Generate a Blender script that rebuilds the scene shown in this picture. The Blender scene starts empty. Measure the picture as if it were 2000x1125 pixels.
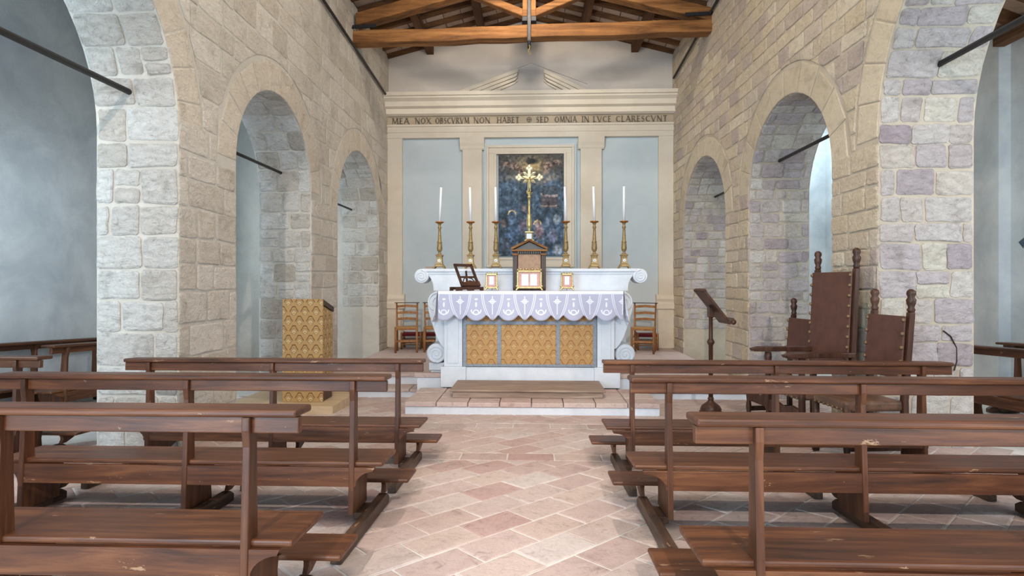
import bpy, bmesh, math, random
from mathutils import Vector, Matrix, noise as mnoise
R = random.Random(7)
SC = bpy.context.scene
COL = SC.collection
PI = math.pi

# ------------------------------------------------------------------ camera, world, lamps, exposure
SLOPE = 53 / 1135.0                      # the nave floor falls gently towards the altar
TILT = -math.atan(SLOPE)
cam = bpy.data.cameras.new('camera')
cam.sensor_width = 36.0
cam.lens = 1135 / 2000 * 36.0
cam.shift_y = -7.5 / 2000
cam.clip_start = 0.05
camo = bpy.data.objects.new('camera', cam)
camo.location = (0, 0, 1.2)
camo.rotation_euler = (PI / 2, 0, math.atan(43 / 1135))
COL.objects.link(camo)
SC.camera = camo

w = bpy.data.worlds.new('daylight')
SC.world = w
w.use_nodes = True
w.node_tree.nodes['Background'].inputs[0].default_value = (0.66, 0.83, 1.0, 1)
w.node_tree.nodes['Background'].inputs[1].default_value = 1.3

def area(name, loc, rot, sx, sy, power, col):
    l = bpy.data.lights.new(name, 'AREA')
    l.shape = 'RECTANGLE'; l.size = sx; l.size_y = sy; l.energy = power; l.color = col
    o = bpy.data.objects.new(name, l); o.location = loc; o.rotation_euler = rot
    COL.objects.link(o)
    return o

def spot(name, loc, to, power, col, ang, rad=0.06, blend=0.6):
    l = bpy.data.lights.new(name, 'SPOT')
    l.energy = power; l.color = col; l.spot_size = math.radians(ang); l.spot_blend = blend; l.shadow_soft_size = rad
    o = bpy.data.objects.new(name, l); o.location = loc
    d = Vector(to) - Vector(loc)
    o.rotation_euler = d.to_track_quat('-Z', 'Y').to_euler()
    COL.objects.link(o)
    return o

# two floodlights on the truss behind the camera, one under the ridge towards the altar
spot('floodlight_a', (-1.35, -3.6, 4.9), (-2.75, 4.4, -0.2), 1200, (1.0, 0.88, 0.79), 46, 0.022, 0.4)
spot('floodlight_b', (1.05, -3.6, 4.9), (2.55, 4.4, -0.2), 1200, (1.0, 0.88, 0.79), 46, 0.022, 0.4)
spot('floodlight_c', (-0.05, 8.4, 6.14), (-0.05, 12.0, 3.6), 105, (1.0, 0.88, 0.74), 150, 0.06)
spot('end_wall_fill_a', (-1.3, 4.8, 5.1), (-0.4, 12.0, 2.3), 125, (1.0, 0.95, 0.90), 75, 0.12)  # added fill to brighten the end wall and altar
spot('end_wall_fill_b', (1.2, 4.8, 5.1), (0.3, 12.0, 2.3), 125, (1.0, 0.95, 0.90), 75, 0.12)  # second added fill, same end wall from the other side
def lamp(name, loc, power, col, rad=0.15):
    l = bpy.data.lights.new(name, 'POINT'); l.energy = power; l.color = col; l.shadow_soft_size = rad
    o = bpy.data.objects.new(name, l); o.location = loc; COL.objects.link(o)
spot('roof_fill', (-0.05, 6.4, 4.95), (-0.05, 11.2, 6.7), 150, (1.0, 0.86, 0.68), 85, 0.15, 0.8)  # added unseen fill that brightens the underside of the roof
lamp('nave_fill_a', (-0.05, 1.5, 5.7), 115, (1.0, 0.84, 0.64), 0.3)  # added warm fill to lighten the nave walls
lamp('nave_fill_b', (-0.05, 5.6, 6.0), 115, (1.0, 0.84, 0.64), 0.3)  # added warm fill, further along the nave
# added daylight fill for assumed aisle windows, no openings built
area('aisle_daylight_fill_a', (5.86, 9.7, 2.3), (0, PI / 2, 0), 1.6, 1.2, 60, (0.75, 0.9, 1.0))  # added fill towards the far end of the right aisle, no window built
area('aisle_daylight_fill_b', (-5.86, 9.7, 2.3), (0, -PI / 2, 0), 1.6, 1.2, 35, (0.75, 0.9, 1.0))  # added fill opposite it in the left aisle, wall left unpierced
area('aisle_daylight_fill_c', (5.86, 3.0, 2.3), (0, PI / 2, 0), 1.6, 1.2, 60, (0.78, 0.9, 1.0))  # added fill nearer the camera in the right aisle, window only assumed
area('aisle_daylight_fill_d', (-5.86, 3.0, 2.3), (0, -PI / 2, 0), 1.6, 1.2, 60, (0.72, 0.88, 1.0))  # added fill for the near left aisle, solid wall behind it
area('aisle_fill_a', (-3.9, -3.7, 1.5), (PI / 2, 0, 0), 1.8, 2.4, 420, (0.52, 0.78, 1.0))  # added fill from behind to lift the left aisle, no door built
area('aisle_fill_b', (4.9, -3.7, 1.5), (PI / 2, 0, 0), 1.8, 2.4, 200, (0.7, 0.86, 1.0))  # added fill for the right aisle, no door built
spot('aisle_wall_fill_a', (-3.86, 5.5, 2.2), (-6.0, 6.9, 0.6), 80, (0.72, 0.87, 1.0), 125, 0.15, 0.8)  # added fill hidden behind the pier, brightens the left aisle wall
spot('aisle_wall_fill_b', (3.98, 5.8, 2.6), (6.0, 7.4, 2.4), 45, (1.0, 0.95, 0.82), 125, 0.15, 0.8)  # added fill out of sight behind the right pier for its aisle wall
area('aisle_end_fill', (4.9, 10.9, 4.55), (0, 0, 0), 1.2, 0.8, 70, (0.7, 0.88, 1.0))  # added overhead fill for the far right aisle, no roof opening built
SC.view_settings.view_transform = 'Standard'
SC.view_settings.look = 'None'
SC.view_settings.gamma = 1.0
SC.view_settings.use_curve_mapping = False
SC.view_settings.exposure = 0.32

# ------------------------------------------------------------------ projection (only for ranking pieces by size in view)
F, T = 1135.0, 43 / 1135.0
def px(p):
    d = p[1] - p[0] * T
    if d < 0.3: return None
    return 1000 + F * (p[0] + p[1] * T) / d, 555 - F * (p[2] - 1.2) / d

# ------------------------------------------------------------------ materials
def lin(c):
    return tuple(((x / 255) / 12.92 if x / 255 <= 0.04045 else ((x / 255 + 0.055) / 1.055) ** 2.4) for x in c) + (1.0,)

class X:
    """a socket in a node tree with arithmetic"""
    def __init__(s, nt, k): s.nt, s.k = nt, k
    def m(s, op, b=None, c=None):
        n = s.nt.nodes.new('ShaderNodeMath'); n.operation = op
        for i, q in enumerate((s, b, c)):
            if q is None: continue
            if isinstance(q, X): s.nt.links.new(q.k, n.inputs[i])
            else: n.inputs[i].default_value = q
        return X(s.nt, n.outputs[0])
    def __add__(s, o): return s.m('ADD', o)
    def __sub__(s, o): return s.m('SUBTRACT', o)
    def __mul__(s, o): return s.m('MULTIPLY', o)
    def __truediv__(s, o): return s.m('DIVIDE', o)
    def abs(s): return s.m('ABSOLUTE')
    def fr(s): return s.m('FRACT')
    def lt(s, o): return s.m('LESS_THAN', o)
    def gt(s, o): return s.m('GREATER_THAN', o)
    def sin(s): return s.m('SINE')
    def min(s, o): return s.m('MINIMUM', o)
    def max(s, o): return s.m('MAXIMUM', o)
    def sq(s): return s.m('SQRT')

class Mat:
    def __init__(s, name, rough=0.7, metal=0.0, spec=0.4):
        s.m = bpy.data.materials.new(name); s.m.use_nodes = True
        s.nt = s.m.node_tree; s.b = s.nt.nodes['Principled BSDF']
        s.b.inputs['Roughness'].default_value = rough
        s.b.inputs['Metallic'].default_value = metal
        s.b.inputs['Specular IOR Level'].default_value = spec
        s.tc = s.nt.nodes.new('ShaderNodeTexCoord')
    def coord(s, scale=(1, 1, 1), rnd=0.0):
        mp = s.nt.nodes.new('ShaderNodeMapping'); mp.inputs['Scale'].default_value = scale
        src = s.tc.outputs['Object']
        if rnd:
            oi = s.nt.nodes.new('ShaderNodeObjectInfo')
            mu = s.nt.nodes.new('ShaderNodeMath'); mu.operation = 'MULTIPLY'; mu.inputs[1].default_value = rnd
            s.nt.links.new(oi.outputs['Random'], mu.inputs[0])
            ad = s.nt.nodes.new('ShaderNodeVectorMath'); ad.operation = 'ADD'
            s.nt.links.new(src, ad.inputs[0]); s.nt.links.new(mu.outputs[0], ad.inputs[1])
            src = ad.outputs[0]
        s.nt.links.new(src, mp.inputs[0])
        return mp.outputs[0]
    def xyz(s):
        n = s.nt.nodes.new('ShaderNodeSeparateXYZ'); s.nt.links.new(s.tc.outputs['Object'], n.inputs[0])
        return [X(s.nt, n.outputs[i]) for i in range(3)]
    def noise(s, vec, scale, detail=4, rough=0.6, dist=0.0):
        n = s.nt.nodes.new('ShaderNodeTexNoise'); n.inputs['Scale'].default_value = scale
        n.inputs['Detail'].default_value = detail; n.inputs['Roughness'].default_value = rough
        n.inputs['Distortion'].default_value = dist
        s.nt.links.new(vec, n.inputs['Vector'])
        return X(s.nt, n.outputs[0])
    def rnd(s):
        oi = s.nt.nodes.new('ShaderNodeObjectInfo'); ge = s.nt.nodes.new('ShaderNodeNewGeometry')
        return (X(s.nt, oi.outputs['Random']) * 7.31 + X(s.nt, ge.outputs['Random Per Island'])).fr()
    def ramp(s, fac, stops, interp='LINEAR'):
        n = s.nt.nodes.new('ShaderNodeValToRGB'); cr = n.color_ramp; cr.interpolation = interp
        while len(cr.elements) < len(stops): cr.elements.new(0.5)
        for e, (p, c) in zip(cr.elements, stops): e.position = p; e.color = c
        s.nt.links.new(fac.k, n.inputs[0])
        return n.outputs[0]
    def mix(s, fac, a, b, mode='MIX'):
        n = s.nt.nodes.new('ShaderNodeMix'); n.data_type = 'RGBA'; n.blend_type = mode
        if isinstance(fac, X): s.nt.links.new(fac.k, n.inputs[0])
        else: n.inputs[0].default_value = fac
        for i, q in ((6, a), (7, b)):
            if isinstance(q, tuple): n.inputs[i].default_value = q
            else: s.nt.links.new(q, n.inputs[i])
        return n.outputs[2]
    def col(s, c):
        if isinstance(c, tuple): s.b.inputs['Base Color'].default_value = c
        else: s.nt.links.new(c, s.b.inputs['Base Color'])
        return s
    def bump(s, h, strength=0.4, dist=0.01):
        n = s.nt.nodes.new('ShaderNodeBump'); n.inputs['Strength'].default_value = strength; n.inputs['Distance'].default_value = dist
        s.nt.links.new(h.k, n.inputs['Height']); s.nt.links.new(n.outputs[0], s.b.inputs['Normal'])
        return s

def wood(name, dark, mid, light, axis=0, rough=0.42, wear=0.0, grain=1.0, bump=0.12):
    M = Mat(name, rough, spec=0.32)
    sc = [9.0 * grain] * 3; sc[axis] = 0.7 * grain
    v = M.coord(tuple(sc), 13.0)
    n1 = M.noise(v, 2.2, 6, 0.65, 0.6)
    n2 = M.noise(M.coord((1, 1, 1), 5.0), 1.7, 3)
    c = M.ramp(n1 * 0.75 + n2 * 0.25, [(0.32, lin(dark)), (0.5, lin(mid)), (0.68, lin(light))])
    if wear:
        wsc = [6.0] * 3; wsc[axis] = 1.5
        wn = M.noise(M.coord(tuple(wsc), 3.0), 4.0, 5, 0.7)
        c = M.mix(wn.gt(0.70 - wear) * 0.55, c, lin((176, 140, 108)))
    M.col(c).bump(n1, bump, 0.01)
    return M.m

def stone(name, palette, rough=0.9, bs=0.7, pit=1.0, scale=1.0, mott=0.6):
    M = Mat(name, rough, spec=0.2)
    r = M.rnd(); n = len(palette)
    base = M.ramp(r, [(i / max(n - 1, 1), lin(p)) for i, p in enumerate(palette)])
    v = M.coord((1, 1, 1))
    big = M.noise(v, 4.5 * scale, 5, 0.62, 0.4)
    mid = M.noise(M.coord((1, 1, 1.6)), 13 * scale, 6, 0.7, 0.8)
    fine = M.noise(v, 42 * scale, 6, 0.75)
    c = M.mix(mott, base, M.ramp(big, [(0.30, (0.60, 0.57, 0.54, 1)), (0.46, (0.96, 0.95, 0.94, 1)), (0.56, (1, 1, 1, 1)), (0.74, (0.86, 0.82, 0.76, 1))]), 'MULTIPLY')
    c = M.mix(0.7 * pit, c, M.ramp(mid, [(0.33, (0.50, 0.48, 0.46, 1)), (0.44, (0.93, 0.93, 0.92, 1)), (0.6, (1, 1, 1, 1)), (0.75, (1.06, 1.06, 1.06, 1))]), 'MULTIPLY')
    c = M.mix(0.4 * pit, c, M.ramp(fine, [(0.36, (0.55, 0.53, 0.51, 1)), (0.48, (1, 1, 1, 1))]), 'MULTIPLY')
    M.col(c).bump(mid * 1.0 + fine * 0.4 + big * 0.8, bs, 0.035)
    return M.m

def plaster(name, c1, c2, rough=0.9, scale=1.6, bs=0.15):
    M = Mat(name, rough, spec=0.2)
    v = M.coord((1, 1, 1))
    n = M.noise(v, scale, 6, 0.65, 0.3)
    f = M.noise(v, 30, 5, 0.7)
    c = M.ramp(n, [(0.34, lin(c1)), (0.66, lin(c2))])
    M.col(c).bump(f + n * 2.0, bs, 0.01)
    return M.m

def plain(name, c, rough=0.6, metal=0.0, spec=0.4, var=0.12, scale=14):
    M = Mat(name, rough, metal, spec)
    n = M.noise(M.coord((1, 1, 1)), scale, 4)
    l = lin(c)
    d = tuple(x * (1 - 2.2 * var) for x in l[:3]) + (1,)
    M.col(M.ramp(n, [(0.3, d), (0.65, l)])).bump(n, 0.1, 0.004)
    return M.m

def damask(name, w_, h_, gold, dark, pale):
    M = Mat(name, 0.62, spec=0.3)
    x, y, z = M.xyz()
    u = (x + y) / w_; v = z / h_
    row = v.m('FLOOR')
    fx = ((u + row * 0.5).fr() - 0.5).abs() * 2           # 0 centre .. 1 edge
    fy = v.fr()
    arch = (fy - (fx * fx * -0.95 + 0.95 + (fx * 9.0).sin() * 0.05)).abs().lt(0.075) * fx.lt(0.78)  # bell line capping each motif
    e = ((fx * fx) * 1.9 + (fy - 0.36) * (fy - 0.36) * 5.0).sq()
    lobes = ((fx * 11.0).sin().abs() * 0.18 + (fy * 19.0).sin() * 0.10)
    petal = e.lt(lobes + 0.50)
    vein = ((fy * 4.2 + fx * 2.0) * 2.6).sin().abs().lt(0.34)
    nz = M.noise(M.coord((1, 1, 1)), 60, 3)
    c = M.mix(petal * 0.85, lin(gold), lin(pale))
    c = M.mix(petal * vein * 0.75, c, lin(dark))
    c = M.mix(e.gt(0.62) * e.lt(0.73) * 0.6, c, lin(dark))
    c = M.mix(arch * 0.92, c, lin(dark))
    c = M.mix(0.25, c, M.ramp(nz, [(0.35, (0.55, 0.5, 0.45, 1)), (0.6, (1, 1, 1, 1))]), 'MULTIPLY')
    M.col(c).bump(nz, 0.15, 0.003)
    return M.m

def lace_mat():
    M = Mat('lace', 0.9, spec=0.1)
    x, y, z = M.xyz()
    P = 0.42                                              # one wide and one narrow scallop per repeat
    d = (((x - 0.145) / P + 0.5).fr() - 0.5).abs() * P     # distance from the wide scallop's axis
    e = d * -1.0 + P / 2                                  # distance from the narrow scallop's axis
    dB = z * z * 0.75 + 0.078
    g = ((d - dB).abs() - 0.011).abs()
    band = g.lt(0.0045)
    def ell(dx, cz, ax, az): return ((dx * dx) / (ax * ax) + ((z - cz) * (z - cz)) / (az * az)).sq()
    stem = e.lt(0.006) * z.lt(-0.06) * z.gt(-0.30)
    bar = (z + 0.13).abs().lt(0.007) * e.lt(0.05)
    rose = (ell(e, -0.13, 0.026, 0.026) - 1.0).abs().lt(0.25)
    cup = (ell(d, -0.245, 0.062, 0.05) - 1.0).abs().lt(0.14) * z.lt(-0.235)
    cup2 = (ell(d, -0.27, 0.034, 0.03) - 1.0).abs().lt(0.22)
    drop = ell(d, -0.17, 0.012, 0.034).lt(1.0)
    vase = ell(d, -0.10, 0.022, 0.012).lt(1.0)
    top = z.gt(-0.035)
    solid = (band + stem + bar + rose + cup + cup2 + drop + vase + top).min(1.0)
    a = solid * 0.28 + 0.72
    M.col(M.mix(solid, lin((202, 202, 222)), lin((230, 230, 242))))
    M.nt.links.new(a.k, M.b.inputs['Alpha'])
    M.bump(solid, 0.25, 0.004)
    return M.m

def vcol(name, rough=0.6):
    M = Mat(name, rough, spec=0.35)
    n = M.nt.nodes.new('ShaderNodeVertexColor'); n.layer_name = 'Col'
    return M.col(n.outputs[0]).m

MT = {}
MT['pew'] = wood('pew_wood', (46, 26, 16), (86, 49, 29), (122, 76, 46), 0, 0.42, 0.035)
MT['pewv'] = wood('pew_wood_upright', (46, 26, 16), (84, 49, 30), (116, 73, 46), 2, 0.44, 0.02)
MT['pewy'] = wood('pew_wood_rail', (44, 30, 22), (74, 52, 38), (104, 78, 60), 1, 0.45, 0.05)
MT['beam'] = wood('beam_wood', (66, 40, 21), (130, 86, 46), (172, 122, 72), 0, 0.75, 0.0, 0.5, 0.5)
MT['beamd'] = wood('beam_wood_dark', (60, 38, 22), (96, 64, 38), (126, 88, 54), 0, 0.8, 0.0, 0.6, 0.5)
MT['beamy'] = wood('purlin_wood', (56, 36, 22), (92, 60, 36), (118, 80, 50), 1, 0.8, 0.0, 0.6, 0.5)
MT['darkwood'] = wood('carved_wood', (42, 25, 18), (70, 44, 32), (96, 64, 48), 2, 0.4)
MT['oak'] = wood('chair_wood', (112, 72, 42), (154, 106, 64), (178, 130, 84), 2, 0.5)
MT['ply'] = wood('platform_wood', (170, 142, 108), (194, 168, 134), (208, 186, 156), 0, 0.6)
MT['predella'] = wood('predella_wood', (104, 86, 74), (146, 124, 108), (172, 152, 134), 0, 0.65)
MT['stoneL'] = stone('limestone_nave_pale', [(224, 216, 205), (216, 207, 194), (230, 222, 211), (207, 197, 184), (222, 213, 200)], bs=0.9, pit=0.6, mott=0.6)
MT['stoneP'] = stone('limestone_pier_pale', [(222, 220, 216), (212, 208, 202), (190, 181, 169), (226, 225, 221), (206, 198, 188), (218, 215, 210)], bs=1.0, pit=0.9, mott=0.7)
MT['stoneR'] = stone('limestone_nave_mixed', [(224, 207, 181), (217, 198, 170), (205, 187, 172), (230, 215, 191), (196, 178, 168), (222, 205, 179), (211, 192, 170)], bs=0.9, pit=0.55, mott=0.5)
MT['stoneRJ'] = stone('limestone_pier_mauve', [(216, 209, 198), (190, 177, 179), (222, 215, 206), (176, 162, 166), (210, 199, 187), (199, 187, 189), (220, 212, 196)], bs=1.0, pit=0.85, mott=0.65)
MT['vous'] = stone('voussoir_stone', [(208, 193, 170), (200, 184, 160), (206, 191, 168)], bs=0.5, pit=0.4)
MT['vousL'] = stone('voussoir_stone_pale', [(222, 211, 195), (214, 202, 185), (226, 215, 199)], bs=0.8, pit=0.5)
MT['mortarL'] = plaster('mortar_pale', (186, 180, 170), (204, 198, 188), bs=0.9)
MT['mortarR'] = plaster('mortar_sand', (174, 161, 143), (192, 179, 160), bs=0.9)
MT['tile'] = stone('terracotta_tile', [(203, 184, 177), (197, 173, 166), (207, 191, 184), (188, 157, 151), (203, 182, 172), (200, 180, 173), (207, 193, 188), (193, 168, 161), (203, 185, 178)], 0.62, bs=0.3, pit=0.8, scale=1.0, mott=0.4)
MT['grout'] = plaster('grout', (208, 202, 196), (224, 218, 212), scale=4)
MT['white'] = plaster('whitewash', (204, 209, 216), (220, 224, 230), scale=3, bs=0.12)
MT['bluew'] = plaster('blue_panel_plaster', (190, 202, 208), (205, 214, 218), scale=0.8, bs=0.06)
MT['cream'] = plaster('cream_plaster', (214, 202, 184), (226, 216, 200), scale=1.2, bs=0.06)
MT['frieze'] = plaster('frieze_plaster', (172, 156, 134), (188, 172, 150), scale=1.2, bs=0.06)
MT['tymp'] = plaster('gable_plaster', (198, 190, 182), (212, 204, 196), scale=0.8, bs=0.06)
MT['aisle'] = plaster('aisle_plaster', (180, 185, 188), (214, 217, 217), scale=1.3, bs=0.2)
MT['iron'] = plain('iron', (62, 60, 60), 0.5, 0.6)
MT['rust'] = plain('rusty_iron', (58, 40, 32), 0.6, 0.4)
MT['gold'] = plain('gilt', (206, 184, 128), 0.34, 0.8, var=0.2, scale=50)
MT['giltwood'] = plain('gilt_wood', (164, 138, 92), 0.42, 0.4, var=0.25, scale=60)
MT['brass'] = plain('brass', (176, 112, 52), 0.35, 0.7)
MT['studs'] = plain('dull_studs', (128, 100, 74), 0.45, 0.5)
MT['palegold'] = plain('pale_gilt', (226, 214, 176), 0.35, 0.55, var=0.12, scale=40)
MT['wax'] = plain('candle_wax', (232, 233, 234), 0.5, var=0.01)
MT['wick'] = plain('wick', (50, 46, 44), 0.9)
MT['enamel'] = plain('white_enamel', (226, 230, 236), 0.3, var=0.03)
MT['black'] = plain('ink', (52, 50, 52), 0.6)
MT['leather'] = plain('leather', (96, 62, 50), 0.42, var=0.14, scale=9)
MT['leatherd'] = plain('worn_leather', (122, 88, 68), 0.38, var=0.28, scale=12)
MT['red'] = plain('red_cushion', (122, 34, 42), 0.85)
MT['rush'] = plain('rush_seat', (186, 140, 86), 0.8, var=0.2, scale=60)
MT['damask'] = damask('lectern_damask', 0.135, 0.115, (182, 148, 98), (98, 62, 34), (208, 184, 138))
MT['frontal'] = damask('frontal_damask', 0.15, 0.125, (182, 140, 88), (142, 94, 52), (198, 164, 114))
MT['zinc'] = plain('grey_blue_braid', (140, 148, 158), 0.6, var=0.15, scale=50)
MT['lace'] = lace_mat()
MT['linen'] = plain('white_linen', (222, 223, 234), 0.85, var=0.02)
MT['paint'] = vcol('old_painting')
MT['letter'] = plain('painted_letters', (124, 113, 100), 0.8, var=0.2, scale=30)
MT['pink'] = plain('pink_print', (214, 160, 150), 0.5, var=0.15, scale=60)
MT['page'] = plain('printed_page', (228, 228, 222), 0.5, var=0.06, scale=80)
MT['fabric'] = plain('faded_rose_silk', (176, 140, 112), 0.6, var=0.12, scale=20)
MT['greyp'] = plain('grey_paint', (112, 108, 102), 0.6)
MT['pianella'] = stone('roof_tile_pale', [(196, 172, 156), (184, 158, 142), (206, 186, 170)], 0.9, bs=0.3, pit=0.4)
MT['markp'] = plain('blue_grey_mark', (84, 100, 112), 0.8)
MT['sooty'] = plain('dark_steel', (42, 42, 46), 0.5, 0.3)

# ------------------------------------------------------------------ mesh helpers
def mesh_obj(name, v, f, mat, parent=None, smooth=False, bevel=0.0, seg=2):
    me = bpy.data.meshes.new(name)
    me.from_pydata([tuple(p) for p in v], [], f)
    bm = bmesh.new(); bm.from_mesh(me)
    bmesh.ops.recalc_face_normals(bm, faces=bm.faces[:])
    bm.to_mesh(me); bm.free()
    if mat: me.materials.append(MT[mat] if isinstance(mat, str) else mat)
    if smooth:
        for p in me.polygons: p.use_smooth = True
    o = bpy.data.objects.new(name, me); COL.objects.link(o)
    if parent: o.parent = parent
    if bevel:
        b = o.modifiers.new('edge', 'BEVEL'); b.width = bevel; b.segments = seg; b.limit_method = 'ANGLE'; b.angle_limit = 0.6
    return o

class MB:
    def __init__(s): s.v, s.f = [], []
    def add(s, v, f):
        n = len(s.v); s.v += [Vector(p) for p in v]; s.f += [tuple(i + n for i in q) for q in f]; return s
    def box(s, x0, x1, y0, y1, z0, z1):
        return s.add([(x0, y0, z0), (x1, y0, z0), (x1, y1, z0), (x0, y1, z0), (x0, y0, z1), (x1, y0, z1), (x1, y1, z1), (x0, y1, z1)],
                     [(0, 3, 2, 1), (4, 5, 6, 7), (0, 1, 5, 4), (1, 2, 6, 5), (2, 3, 7, 6), (3, 0, 4, 7)])
    def prism(s, pts, axis, lo, hi):
        n = len(pts)
        def P(a, b, t): return ((t, a, b), (a, t, b), (a, b, t))[axis]
        v = [P(a, b, lo) for a, b in pts] + [P(a, b, hi) for a, b in pts]
        f = [tuple(range(n)), tuple(range(2 * n - 1, n - 1, -1))] + [(i, (i + 1) % n, n + (i + 1) % n, n + i) for i in range(n)]
        return s.add(v, f)
    def lathe(s, prof, c=(0, 0, 0), n=16, M=None):
        v = []
        for r, z in prof:
            for k in range(n):
                a = 2 * PI * (k + 0.5) / n
                p = Vector((r * math.cos(a), r * math.sin(a), z))
                if M: p = M @ p
                v.append(p + Vector(c))
        f = []
        for i in range(len(prof) - 1):
            for k in range(n):
                k2 = (k + 1) % n
                f.append((i * n + k, i * n + k2, (i + 1) * n + k2, (i + 1) * n + k))
        f.append(tuple(range(n))); f.append(tuple((len(prof) - 1) * n + k for k in range(n)))
        return s.add(v, f)
    def tube(s, path, r, n=8):
        path = [Vector(p) for p in path]; m = len(path)
        rr = r if isinstance(r, (list, tuple)) else [r] * m
        v = []; up = Vector((0, 0, 1)); prev = None
        for i, p in enumerate(path):
            d = (path[min(i + 1, m - 1)] - path[max(i - 1, 0)]).normalized()
            if prev is None:
                a = d.cross(up if abs(d.z) < 0.9 else Vector((1, 0, 0))).normalized()
            else:
                a = (prev - d * prev.dot(d)).normalized()
            prev = a; b = d.cross(a)
            for k in range(n):
                t = 2 * PI * k / n
                v.append(p + (a * math.cos(t) + b * math.sin(t)) * rr[i])
        f = [(i * n + k, i * n + (k + 1) % n, (i + 1) * n + (k + 1) % n, (i + 1) * n + k) for i in range(m - 1) for k in range(n)]
        f += [tuple(range(n)), tuple((m - 1) * n + k for k in range(n))]
        return s.add(v, f)
    def beam(s, p0, p1, w_, h_, side=(0, 1, 0)):
        p0, p1 = Vector(p0), Vector(p1); d = (p1 - p0).normalized()
        a = Vector(side); a = (a - d * a.dot(d)).normalized() * (w_ / 2); b = d.cross(a).normalized() * (h_ / 2)
        v = [p + sa * a + sb * b for p in (p0, p1) for sa, sb in ((-1, -1), (1, -1), (1, 1), (-1, 1))]
        return s.add(v, [(0, 1, 2, 3), (7, 6, 5, 4), (0, 4, 5, 1), (1, 5, 6, 2), (2, 6, 7, 3), (3, 7, 4, 0)])
    def ball(s, c, r, n=10, m=6, sc=(1, 1, 1)):
        prof = [(max(r * math.sin(PI * i / m), 1e-4), -r * math.cos(PI * i / m)) for i in range(m + 1)]
        return s.lathe(prof, c, n, Matrix.Diagonal(sc))
    def obj(s, name, mat, parent=None, **k): return mesh_obj(name, s.v, s.f, mat, parent, **k)

def thing(name, label, cat, loc=(0, 0, 0), rot=(0, 0, 0), group=None):
    o = bpy.data.objects.new(name, None); COL.objects.link(o)
    o.empty_display_size = 0.1; o.location = loc; o.rotation_euler = rot
    return tag(o, label, cat, group)
def tag(o, label, cat, group=None):
    o['label'] = label; o['category'] = cat
    if group: o['group'] = group
    return o
def struct(o, label=None, cat=None):
    o['kind'] = 'structure'
    if label: o['label'] = label
    if cat: o['category'] = cat
    return o
def dup(root, label, loc, rot, group=None, cat=None):
    def cp(o, par):
        c = o.copy(); COL.objects.link(c); c.parent = par
        for ch in o.children: cp(ch, c)
        return c
    r = cp(root, None); r.location = loc; r.rotation_euler = rot; r['label'] = label
    if group: r['group'] = group
    return r

# ------------------------------------------------------------------ stones laid on a surface
def clip(poly, a, b, c):
    """keep a*x+b*y<=c"""
    out = []
    for i in range(len(poly)):
        p, q = poly[i], poly[(i + 1) % len(poly)]
        dp, dq = a * p[0] + b * p[1] - c, a * q[0] + b * q[1] - c
        if dp <= 0: out.append(p)
        if dp * dq < 0:
            t = dp / (dp - dq); out.append((p[0] + t * (q[0] - p[0]), p[1] + t * (q[1] - p[1])))
    return out
def parea(poly):
    return 0.5 * sum(poly[i][0] * poly[(i + 1) % len(poly)][1] - poly[(i + 1) % len(poly)][0] * poly[i][1] for i in range(len(poly)))
def clean(poly, eps=0.012):
    out = []
    for p in poly:
        if not out or math.hypot(p[0] - out[-1][0], p[1] - out[-1][1]) > eps: out.append(p)
    if len(out) > 1 and math.hypot(out[0][0] - out[-1][0], out[0][1] - out[-1][1]) < eps: out.pop()
    return out

def wavy(poly, n, j):
    out = []; m = len(poly)
    for i in range(m):
        p, q = poly[i], poly[(i + 1) % m]; o = poly[i - 1]
        l = math.hypot(q[0] - p[0], q[1] - p[1])
        c = min(0.018, l * 0.12)
        for k in range(n):
            t = (k / n) if k else c / max(l, 1e-3)
            jj = j if k else j * 0.4
            out.append((p[0] + (q[0] - p[0]) * t + R.uniform(-jj, jj), p[1] + (q[1] - p[1]) * t + R.uniform(-jj, jj)))
        t = 1 - c / max(l, 1e-3)
        out.append((p[0] + (q[0] - p[0]) * t, p[1] + (q[1] - p[1]) * t))
    return out
def courses(a0, a1, b0, b1, hr, lr, gap, jit=0.008, rough_b=None, patchy=0.0):
    b = b0
    while b < b1 - 0.05:
        h = R.uniform(*hr)
        if b + h > b1 - 0.06: h = b1 - b
        a = a0 - R.uniform(0, lr[0]) if False else a0
        first = True
        while a < a1 - 0.02:
            l = R.uniform(*lr)
            if first: l *= R.uniform(0.45, 1.0); first = False
            if a + l > a1 - lr[0] * 0.4: l = a1 - a
            g = gap / 2
            if patchy and h > 0.2 and R.random() < patchy and l < 0.3:
                hs = [(b, b + h * 0.5), (b + h * 0.5, b + h)]
            else: hs = [(b, b + h)]
            for q0, q1 in hs:
                j = lambda: R.uniform(-jit, jit)
                yield [(a + g + j(), q0 + g + j()), (a + l - g + j(), q0 + g + j()), (a + l - g + j(), q1 - g + j()), (a + g + j(), q1 - g + j())]
            a += l
        b += h

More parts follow.
